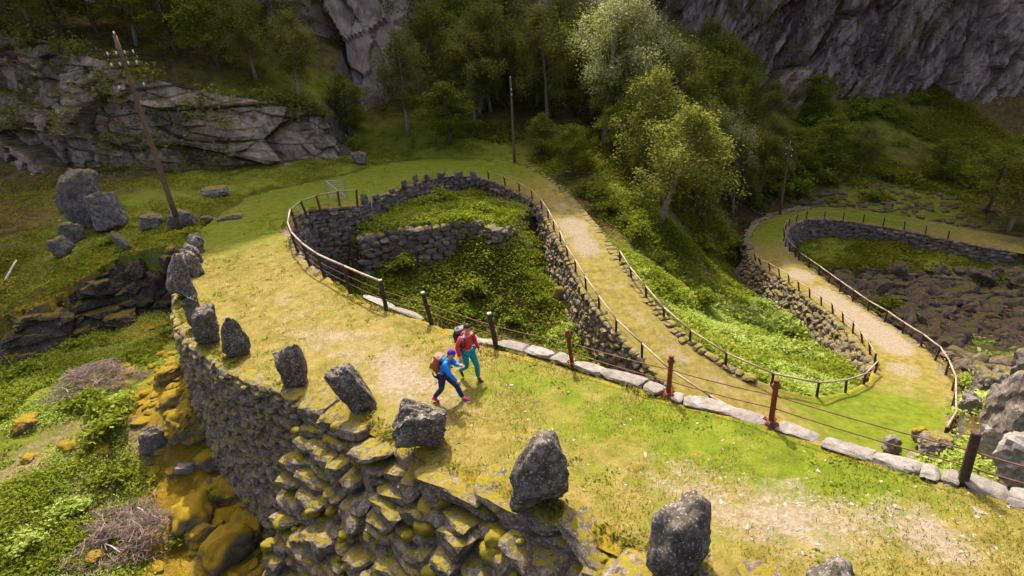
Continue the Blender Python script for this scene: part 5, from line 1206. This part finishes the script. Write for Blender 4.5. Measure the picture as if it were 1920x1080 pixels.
# trees: trunk foot (photo point, distance), height, kind
TG = 'trees on the slope behind the bends'
TL = [
 (765,252,66,11,'birch0','birch','slender birch with pale trunk left of the slim pole'),
 (905,205,71,10,'birch1','birch','birch with bright trunk right behind the slim pole'),
 (1008,200,72,11,'birch2','birch','thin birch a little right of the slim pole'),
 (1108,190,75,12,'birch3','birch','birch with reddish trunk left of the bright silvery crown'),
 (1132,268,62,17.5,'birch_tall0','birch_sunlit','tallest birch with silvery sunlit crown'),
 (1170,262,64,15,'birch_tall1','birch_sunlit','sunlit birch leaning right of the silvery one'),
 (1202,345,53,10.5,'birch1','birch','birch with slanting pale trunk below the silvery crown'),
 (1240,415,46,10,'birch3','birch','nearest birch on the slope with a thin slanting trunk'),
 (1290,360,54,9.5,'birch2','birch','dense birch right of the slanting trunks'),
 (1345,380,58,11,'birch0','birch_sunlit','birch with a sunlit tip above the ravine'),
 (1385,365,64,9,'broad0','broad','bushy tree left of the farthest bend'),
 (1310,255,72,10,'birch3','birch','birch behind the sunlit tip'),
 (1265,200,78,12,'birch1','birch','tall birch below the left end of the folded cliff'),
 (1345,225,84,10,'broad1','broad','tree at the left foot of the folded cliff'),
 (1215,150,82,12,'birch2','birch','birch at the top edge right of the silvery crown'),
 (1050,140,80,12,'birch0','birch','dark birch high above the slim pole'),
 (960,130,80,13,'birch3','birch','dark birch in the gap straight above the slim pole'),
 (880,150,78,13,'birch2','birch','birch against the pale cliff at upper centre'),
 (820,190,74,12,'birch1','birch','birch right of the bare pale cliff patch'),
 (845,270,64,6.5,'broad1','broad','low leafy tree on the bank behind the far bend'),
 (1015,300,58,5.0,'broad2','broad','rounded leafy tree right of the slim pole foot'),
 (1075,330,54,5.0,'broad0','broad','leafy tree at the right edge of the far bend'),
 (655,262,66,7.0,'broad2','broad','dark tree at the right end of the long grey cliff'),
 (560,185,64,8,'birch0','birch','tree on the cliff top left of the pale cliff'),
 (480,150,64,8,'birch1','birch','tree above the middle of the long grey cliff'),
 (415,130,62,8,'broad1','broad','bright leafy tree above the long grey cliff'),
 (335,105,61,8,'broad2','broad','leafy tree at the top just right of the nearest pole'),
 (255,85,60,8,'birch2','birch','tree behind the top of the nearest pole'),
 (120,70,60,7,'broad0','broad','leafy tree at the upper left above the cliff'),
 (62,50,60,8,'birch3','birch','thin tree with bare trunk in the upper left corner'),
 (185,60,62,8,'broad1','broad','tree between the corner and the nearest pole'),
 (520,90,72,10,'birch2','birch','tree at the top edge above the long grey cliff'),
 (1550,330,76,8,'broad2','broad','dark rounded tree above the farthest bend'),
 (1490,345,72,7,'broad1','broad','bushy tree left of the farthest thin pole'),
 (1610,330,80,7,'birch0','birch','loose tree on the hillside above the farthest bend'),
 (1440,330,74,8,'birch2','birch','tree half hiding the farthest thin pole'),
 (1530,240,92,8,'broad0','broad','tree below the middle of the folded cliff'),
 (1890,435,72,9,'birch1','birch','tree with pale slanting trunk at the right edge'),
 (1850,400,76,8,'broad2','broad','bushy tree left of the pale slanting trunk'),
 (1915,370,80,8,'broad0','broad','tree cut off by the right edge'),
 (1770,345,80,6,'broad1','broad','low tree on the brown hillside'),
 (1460,250,90,8,'birch3','birch','thin tree at the foot of the folded cliff'),
 (1130,60,92,11,'birch2','birch','tree at the top edge left of the silvery crown'),
 (1290,90,94,11,'birch0','birch','tree at the top edge beside the folded cliff'),
 (300,40,72,9,'birch3','birch','tree at the top edge above the nearest pole'),
 (20,20,66,8,'broad2','broad','tree cut by the upper left corner'),
 (420,40,76,9,'birch0','birch','tree at the top edge left of the centre')]
for k, (x, y, Y, h, kind, mat, lab) in enumerate(TL):
    p = WY(x, y, min(Y, 64) if x < 530 else Y); q = hit(x, y, (0, 999, 0))
    if q[1] < 90 and abs(q[1] - p[1]) < 17: p = q
    p[2] = float(ground(p[0], p[1]))
    lean = (RND.uniform(-.06, .06), RND.uniform(-.06, .06))
    if 'slanting' in lab or 'leaning' in lab: lean = (0.0, .22)
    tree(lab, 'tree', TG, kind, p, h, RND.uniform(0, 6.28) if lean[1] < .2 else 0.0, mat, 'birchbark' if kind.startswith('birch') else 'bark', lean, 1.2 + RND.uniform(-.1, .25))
_fr = np.random.default_rng(91); cnt = 0
while cnt < 56:
    x = _fr.uniform(800, 1420); Y = _fr.uniform(60, 96); p = WY(x, 0, Y); gz = float(ground(p[0], p[1])); px_, py_, _z = project(np.array([p[0], p[1], gz]))
    if not (90 < py_ < 300) or (py_ > 240 and px_ < 1080) or px_ < 840 and py_ > 200: continue
    cnt += 1
    tree('dark tree merging into the forest mass behind the bends', 'tree', 'forest trees nobody can tell apart', ('birch%d' % (cnt % 4)) if cnt % 3 else ('broad%d' % (cnt % 3)), (p[0], p[1], gz), _fr.uniform(9, 13.5), _fr.uniform(0, 6.28), 'birch' if cnt % 3 else 'broad', 'birchbark' if cnt % 3 else 'bark', (_fr.normal(0, .05), _fr.normal(0, .05)), _fr.uniform(1.0, 1.35))
cnt = 0
while cnt < 22:
    x = _fr.uniform(1060, 1430); y = _fr.uniform(235, 400); q = hit(x, y, (0, 999, 0))
    if q[1] > 82 or x < 1060 + (y - 235) * 1.1 or x > 1400 and y > 370: continue
    cnt += 1
    tree('leafy tree in the dense wood between the middle road and the ravine', 'tree', 'trees of the dense wood above the ravine', ('birch%d' % (cnt % 4)) if cnt % 3 else ('broad%d' % (cnt % 3)), tuple(q), _fr.uniform(6, 9.5), _fr.uniform(0, 6.28), 'birch' if cnt % 3 else 'broad', 'birchbark' if cnt % 3 else 'bark', (_fr.normal(0, .05), _fr.normal(0, .05)), _fr.uniform(1.1, 1.4))
# shrubs
BUSH = {k: make_bush(600 + i, *a) for i, (k, a) in enumerate({'low': (.8, .7, 900, .085), 'round': (.9, 1.1, 1300, .10), 'fern': (1.0, .8, 900, .12), 'wide': (1.2, .9, 1500, .10)}.items())}
_bm = {}
def shrub(label, kind, p, s, mat, group=None, sz=1.0):
    key = (kind, mat)
    if key not in _bm:
        a, b = BUSH[kind]; a = a.copy(); b = b.copy(); a.materials.append(M['bark']); b.materials.append(M[mat]); _bm[key] = (a, b)
    root = thing('shrub', label, 'shrub', (p[0], p[1], float(ground(p[0], p[1]))), RND.uniform(0, 6.28), group); root.scale = (s, s, s * sz)
    obj('stem', _bm[key][0], None, root); obj('foliage', _bm[key][1], None, root)
SL = [(758,500,-16.2,1.4,'round','shrub','upright shrub in front of the terrace wall'),(900,548,-16.7,1.7,'wide','shrub','dark wide shrub in the middle of the hollow'),(960,600,-17.2,1.3,'low','shrub','low shrub in the hollow behind the hiker in red'),(870,590,-17,1.3,'low','shrub','low shrub in the hollow behind the iron posts'),
 (820,380,-13.0,1.5,'wide','shrub','bright shrub on the terrace at the back of the hollow'),(900,395,-13.6,1.4,'low','shrub','shrub at the right end of the terrace'),(1020,560,-16.7,1.0,'low','shrub','shrub at the foot of the long dark wall'),(1060,640,-17.3,1.2,'round','fresh','fresh green shrub above the iron posts'),(700,420,-13.9,1.0,'low','shrub','small shrub at the left end of the terrace wall'),
 (1340,585,-20,1.8,'round','fresh','bright leafy shrub at the upper edge of the meadow'),(1385,605,-20.5,1.7,'fern','fresh','feathery bright shrub in the middle of the meadow'),(1440,620,-21,1.7,'wide','fresh','bright shrub beneath the rubble wall'),(1480,670,-20,1.4,'wide','fresh','bright shrub near the meadow corner'),(1420,580,-21.8,1.4,'round','fresh','shrub below the leaning posts'),(1310,570,-19.5,1.5,'round','shrub','darker shrub at the left of the meadow'),(1360,640,-18.3,1.0,'fern','fresh','pale fern clump beside the bare earth'),(1500,705,-18.2,.9,'low','fresh','low bright plants inside the bend fence'),
 (1235,500,-16.6,1.3,'round','shrub','shrub right of the middle road fence end'),(1200,515,-15.3,.8,'fern','fresh','pale fern at the start of the middle road fence'),(1140,400,-14.6,1.7,'wide','broad','dense shrub on the bank right of the middle road'),(1100,365,-14,1.5,'wide','broad','shrub on the bank near the far bend'),(1180,430,-15.8,1.5,'wide','broad','shrub below the slanting birch trunks'),(1280,540,-18.5,1.4,'low','shrub','low shrub on the slope above the meadow'),
 (1885,690,-18.6,2.0,'fern','fresh','feathery bright bush at the right edge above the rocks'),(1845,660,-20.5,1.3,'fern','fresh','bright bush left of the feathery one at the right edge'),(1820,725,-18.0,1.1,'fern','fresh','leafy plants outside the second bend fence'),(1795,790,-17.5,.8,'fern','fresh','leafy plants below the bend fence corner'),(1650,590,-25.5,2.0,'round','shrub','green shrub between the gravel road and the boulders'),
 (205,300,-8.3,1.5,'round','broad','dark shrub at the foot of the grey cliff'),(350,300,-9,1.6,'round','broad','shrub on the cliff foot right of the nearest pole'),(400,310,-9.2,1.3,'wide','broad','shrub at the base of the grey cliff'),(660,230,-9.0,1.8,'round','broad','dark shrub at the right end of the grey cliff'),(235,470,-9.8,.9,'low','shrub','small shrub beside the huge boulder'),(205,455,-9.6,.8,'low','shrub','leafy plant under the huge boulder'),
 (150,760,-12.9,1.1,'low','shrub','leafy shrub beside the smaller brush heap'),(200,790,-13.1,1.2,'wide','shrub','wide shrub between the two brush heaps'),(60,700,-12.6,1.2,'low','shrub','leafy shrub at the left edge of the basin'),(240,760,-12.9,.9,'low','fresh','bright shrub right of the smaller brush heap'),(210,900,-13.9,1.0,'low','shrub','shrub above the larger brush heap'),(130,960,-14,1.0,'low','fresh','bright leafy plants left of the larger brush heap'),(70,1010,-14,1.1,'low','fresh','bright leafy plants in the bottom left corner'),(390,930,-14.1,.7,'low','shrub','small plant among the moss cushions'),(350,1010,-14.6,.7,'low','shrub','leafy plant right of the larger brush heap'),(300,640,-12.0,1.0,'low','shrub','shaded shrub under the end of the tall wall'),(150,660,-12.4,1.1,'low','shrub','shaded leafy shrub below the ledge'),
 (1480,365,-22,1.8,'wide','broad','dark shrub outside the farthest bend'),(1420,385,-22.6,1.5,'round','broad','shrub left of the farthest bend'),(1370,470,-23,2.0,'wide','shrub','wide shrub in the ravine'),(1310,470,-21,2.0,'wide','broad','dark shrub in the ravine below the trees'),(1560,380,-22.4,1.2,'low','shrub','low green shrub behind the farthest fence'),(1640,375,-22.4,1.5,'wide','shrub','green shrub patch above the farthest road')]
for x, y, z, s, kind, mat, lab in SL:
    shrub(lab, kind, hit(x, y, W(x, y, z)), s, mat, None)

_hr = np.random.default_rng(303); cnt = 0
while cnt < 34:
    x = _hr.uniform(1420, 1920); y = _hr.uniform(185, 375); q = hit(x, y, (0, 999, 0))
    if q[1] > 100 or (x > 1600 and y > 230 and _hr.random() < .6): continue
    cnt += 1; shrub('bushy green shrub on the far hillside below the folded cliff', ('round', 'wide')[cnt % 2], q, _hr.uniform(1.6, 3.2), 'shrub' if cnt % 3 else 'broad', 'bushes on the far hillside')

# undergrowth and grass that nobody could count
def scatter_leaves(name, label, n, polyfn, bounds, mat, seed, lsize, spread, hgt, per, clump_s, up=.5, sharp=None):
    r = np.random.default_rng(seed); C, R_, S_ = [], [], []; got = 0; tries = 0
    while got < n and tries < 120:
        tries += 1; x = r.uniform(bounds[0], bounds[1], n); y = r.uniform(bounds[2], bounds[3], n)
        z = ground(x, y); px, py, zc = project(np.stack([x, y, z], 1))
        w = polyfn(x, y)
        ok = (px > -120) & (px < 2040) & (py > -60) & (py < 1160) & (r.random(n) < w) & ~mroad[gidx(x, y)]
        ok &= r.random(n) < np.clip(.15 + 2.6 * fbm(np.stack([x, y], 1), clump_s, seed, 3), .02, 1) if sharp else r.random(n) < np.clip(.35 + 1.1 * (vnoise(np.stack([x, y], 1), clump_s, seed) + .15), 0.03, 1)
        x, y, z = x[ok], y[ok], z[ok]; m = len(x); got += m
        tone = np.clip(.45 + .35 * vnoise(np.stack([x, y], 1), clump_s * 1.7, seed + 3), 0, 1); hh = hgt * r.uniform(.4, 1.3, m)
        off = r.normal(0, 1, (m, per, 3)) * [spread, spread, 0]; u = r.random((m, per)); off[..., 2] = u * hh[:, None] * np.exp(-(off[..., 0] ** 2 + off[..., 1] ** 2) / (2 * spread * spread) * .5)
        C.append((np.stack([x, y, z], 1)[:, None] + off).reshape(-1, 3)); R_.append((tone[:, None] + r.normal(0, .16, (m, per)) + .35 * (u - .5)).ravel())  # tone: patch noise, random spread, lighter towards the plant top
    C = np.vstack(C)[:n * per]; R_ = np.concatenate(R_)[:n * per]
    zz_ = ground(C[:, 0], C[:, 1]); C[:, 2] = np.maximum(C[:, 2], zz_ + .01)
    sz = r.uniform(.6, 1.4, len(C)) * lsize
    return tag(obj(name, leaf_mesh(name, C, sz, r, R_, up=up), M[mat]), label, 'undergrowth', kind='stuff')
inp = lambda poly: (lambda x, y: inpoly(x, y, poly).astype(float))
hollow = lambda x, y: (inpoly(x, y, LOWPOLY) & (x < 12) & (y > 14)).astype(float)
scatter_leaves('undergrowth', 'low leafy plants filling the hollow inside the bend', 11000, hollow, (-13, 12, 14, 52), 'shrub', 41, .105, .20, .40, 12, .35, 1.1)
nomoss = lambda x, y: inpoly(x, y, BASPOLY) * np.clip(1.15 - moss_a[gidx(x, y)] * 1.6, 0, 1) * (1 - .9 * (1.6 * blob(x, y, W(250,1005,-14.55), 1.7) + 1.6 * blob(x, y, W(182,715,-12.6), 1.6)).clip(0, 1))
scatter_leaves('undergrowth', 'leafy plants covering the sunlit basin below the tall wall', 6200, nomoss, (-32, -2, 2, 34), 'shrub', 42, .07, .15, .34, 12, .5, .5, True)
scatter_leaves('undergrowth', 'bright fresh plants among the leaves of the sunlit basin', 3000, nomoss, (-32, -2, 2, 34), 'fresh', 52, .055, .18, .16, 12, .35, .5, True)
scatter_leaves('undergrowth', 'brighter leaves scattered through the hollow inside the bend', 3000, hollow, (-13, 12, 14, 52), 'shrub', 55, .12, .3, .6, 14, .25)
def bank(x, y): return (~inpoly(x, y, LOWPOLY) & ~inpoly(x, y, BASPOLY) & (x > 4) & (x < 27) & (y < 58)).astype(float)
scatter_leaves('undergrowth', 'green plants on the slope between the middle road and the ravine', 9500, bank, (4, 27, 20, 58), 'shrub', 43, .12, .22, .45, 12, .3, 1.0)
def forest(x, y): return (~inpoly(x, y, LOWPOLY) & ~inpoly(x, y, BASPOLY) & (((y > 59) & (x > -14)) | ((x > 8) & (y > 50)))).astype(float)
scatter_leaves('undergrowth', 'undergrowth beneath the trees and on the far hillside', 24000, forest, (-14, 80, 50, 106), 'under', 44, .18, .42, .7, 10, .10, .5, True)
def shelf(x, y): return (~inpoly(x, y, LOWPOLY) & ~inpoly(x, y, BASPOLY) & (x < -9) & (y < 62)).astype(float) * (.25 + .75 * (y < 34))
scatter_leaves('undergrowth', 'short plants and grass on the shaded shelf at left', 7000, shelf, (-48, -9, 20, 62), 'under', 45, .085, .22, .16, 10, .3, .8)
def gully(x, y): return (inpoly(x, y, LOWPOLY) & (x > 10) & (x < 30) & (y > 7) & (y < 33)).astype(float) * (1 - .75 * (y > 27))
scatter_leaves('undergrowth', 'bright leafy plants among the gully rocks at the right edge', 2600, gully, (10, 30, 7, 33), 'fresh', 48, .10, .22, .4, 12, .4)
def strip(x, y): return inpoly(x, y, TER2).astype(float)
scatter_leaves('undergrowth', 'grass tufts on the far strip below the curved wall', 3500, strip, (25, 60, 38, 62), 'under', 46, .14, .3, .16, 8, .3)
def meadow(x, y): return np.clip(blob(x, y, W(1490,690,-18.5), 3.6) + blob(x, y, W(1430,650,-20), 3.5), 0, 1) * (~inpoly(x, y, LOWPOLY))
scatter_leaves('meadow_grass', 'bright fresh grass and ferns of the small meadow inside the second bend', 5200, meadow, (9, 23, 19, 42), 'fresh', 47, .085, .18, .24, 12, .5, 1.6)
# grass blades on the near road
def road_blades(n, seed):
    r = np.random.default_rng(seed); uf = r.uniform(0, nU * .5, n); u = uf.astype(int); ft = (uf - u)[:, None]; v = r.random(n)
    Pp = (RIN[u] * (1 - ft) + RIN[u + 1] * ft) * (1 - v[:, None]) + (ROUT[u] * (1 - ft) + ROUT[u + 1] * ft) * v[:, None]; iv = np.clip((v * (nv - 1)).astype(int), 0, nv - 1)
    w = wear[u, iv]; px, py, zc = project(Pp)
    ok = (r.random(n) < np.clip(1.0 - 1.15 * w, .05, 1)) & (px > -50) & (px < 1980) & (py < 1130) & (zc < 30) & (r.random(n) < np.clip(14 / zc, 0, 1))
    ok &= r.random(n) < np.clip(.45 + .9 * vnoise(Pp[:, :2], 1.1, 66), .08, 1)
    Pp = Pp[ok]; gl = green[u, iv][ok]; m = len(Pp); Pp[:, 2] = Rv[u, iv][ok][:, 2] - .004
    h = r.uniform(.025, .07, m); a = r.uniform(0, 6.28, m); b = r.normal(0, .5, (m, 2)); wd = r.uniform(.006, .012, m)
    L = np.stack([np.cos(a) * wd, np.sin(a) * wd, np.zeros(m)], 1); T = np.stack([b[:, 0] * h, b[:, 1] * h, h], 1)
    V = np.stack([Pp - L, Pp + L, Pp + T], 1).reshape(-1, 3)
    return V, np.arange(3 * m).reshape(m, 3), np.repeat(np.clip(.75 - .5 * gl + r.normal(0, .2, m), 0, 1), 3)
Vb, Fb, Rb = road_blades(300000, 5)
tag(obj('road_grass', mesh_np('road_grass', Vb, Fb, False, {'leaf_tone': Rb}), M['straw']), 'short yellow green grass blades growing on the near road', 'grass', kind='stuff')

# plants hanging on the cliffs
def cliff_plants(n, seed):
    r = np.random.default_rng(seed); C, R_, S_ = [], [], []
    for sheet, m, zmax, thr, per in ((SHB, int(n * .7), 10, -.12, 26), (SHR, int(n * .2), 16, .16, 14), (SHS, int(n * .05), 20, .55, 14)):
        Q = sheet.reshape(-1, 3); Q = Q[(Q[:, 2] < zmax)]; px, py, zc = project(Q); Q = Q[(px > -80) & (px < 2000) & (py > -60)]
        Q = Q[r.integers(0, len(Q), m * 4)]
        nz_ = fbm(Q * [1, 1, .8], .16, seed + 1, 3); left = (Q[:, 0] < -16) * .35
        qx, qy, _q = project(Q); ok = (nz_ + left > thr) & ~((qx > 600) & (qx < 765) & (nz_ < .55) & (Q[:, 1] < 110)); Q = Q[ok][:m]; m = len(Q)
        off = r.normal(0, 1, (m, per, 3)) * [.5, .35, .42] + [0, -.35, .15]
        tone = np.clip(.5 + .4 * vnoise(Q, .3, seed + 5), 0, 1)
        C.append((Q[:, None] + off).reshape(-1, 3)); R_.append((tone[:, None] + r.normal(0, .15, (m, per))).ravel())
    Q = SHS[:, -5:].reshape(-1, 3); Q = Q[r.integers(0, len(Q), 500)]; Q = Q[fbm(Q, .3, 8, 2) > -.05]; m = len(Q)
    C.append((Q[:, None] + r.normal(0, 1, (m, 22, 3)) * [.5, .4, .45] + [0, .2, .35]).reshape(-1, 3)); R_.append(np.clip(.45 + .3 * vnoise(Q, .4, 2)[:, None] + r.normal(0, .15, (m, 22)), 0, 1).ravel())
    C = np.vstack(C); R_ = np.concatenate(R_)
    return leaf_mesh('cliff_plants', C, r.uniform(.14, .28, len(C)), r, R_, up=.4)
tag(obj('cliff_plants', cliff_plants(6500, 71), M['birch']), 'bushes and hanging plants growing on the cliff ledges', 'plants', kind='stuff')

# weeds and longer tufts on the near road and along its edges
def road_weeds(n, seed, edge):
    r = np.random.default_rng(seed); C, R_ = [], []
    uf = r.uniform(0, nU * .42, n); u = uf.astype(int); v = r.random(n)
    if edge: v = np.where(r.random(n) < .55, 1 - np.abs(r.normal(0, .035, n)), np.abs(r.normal(0, .03, n)))
    v = np.clip(v, 0, 1); iv = np.clip((v * (nv - 1)).astype(int), 0, nv - 1); Pp = Rv[u, iv] + across[u] * r.normal(0, .06, n)[:, None]
    ok = (vnoise(Pp[:, :2], .9, seed) > (-.1 if edge else .12)) & (wear[u, iv] < .5); Pp = Pp[ok]; m = len(Pp); per = 9
    off = r.normal(0, 1, (m, per, 3)) * [.07, .07, 0]; off[..., 2] = r.random((m, per)) * (.09 if edge else .045) + .005
    return (Pp[:, None] + off).reshape(-1, 3), np.clip(r.normal(.5, .2, m)[:, None] + r.normal(0, .15, (m, per)), 0, 1).ravel(), r
for nn_, sd_, ed_, mt_, lab_ in ((2600, 81, True, 'straw', 'tufts of yellow grass hanging over the edges of the near road'), (2200, 82, False, 'shrub', 'small green weeds growing in patches on the near road')):
    C, R_, r = road_weeds(nn_, sd_, ed_)
    tag(obj('road_tufts' if ed_ else 'road_weeds', leaf_mesh('road_tufts', C, r.uniform(.03, .065, len(C)), r, R_, up=.3, aspect=2.4 if ed_ else 1.4), M[mt_]), lab_, 'grass', kind='stuff')
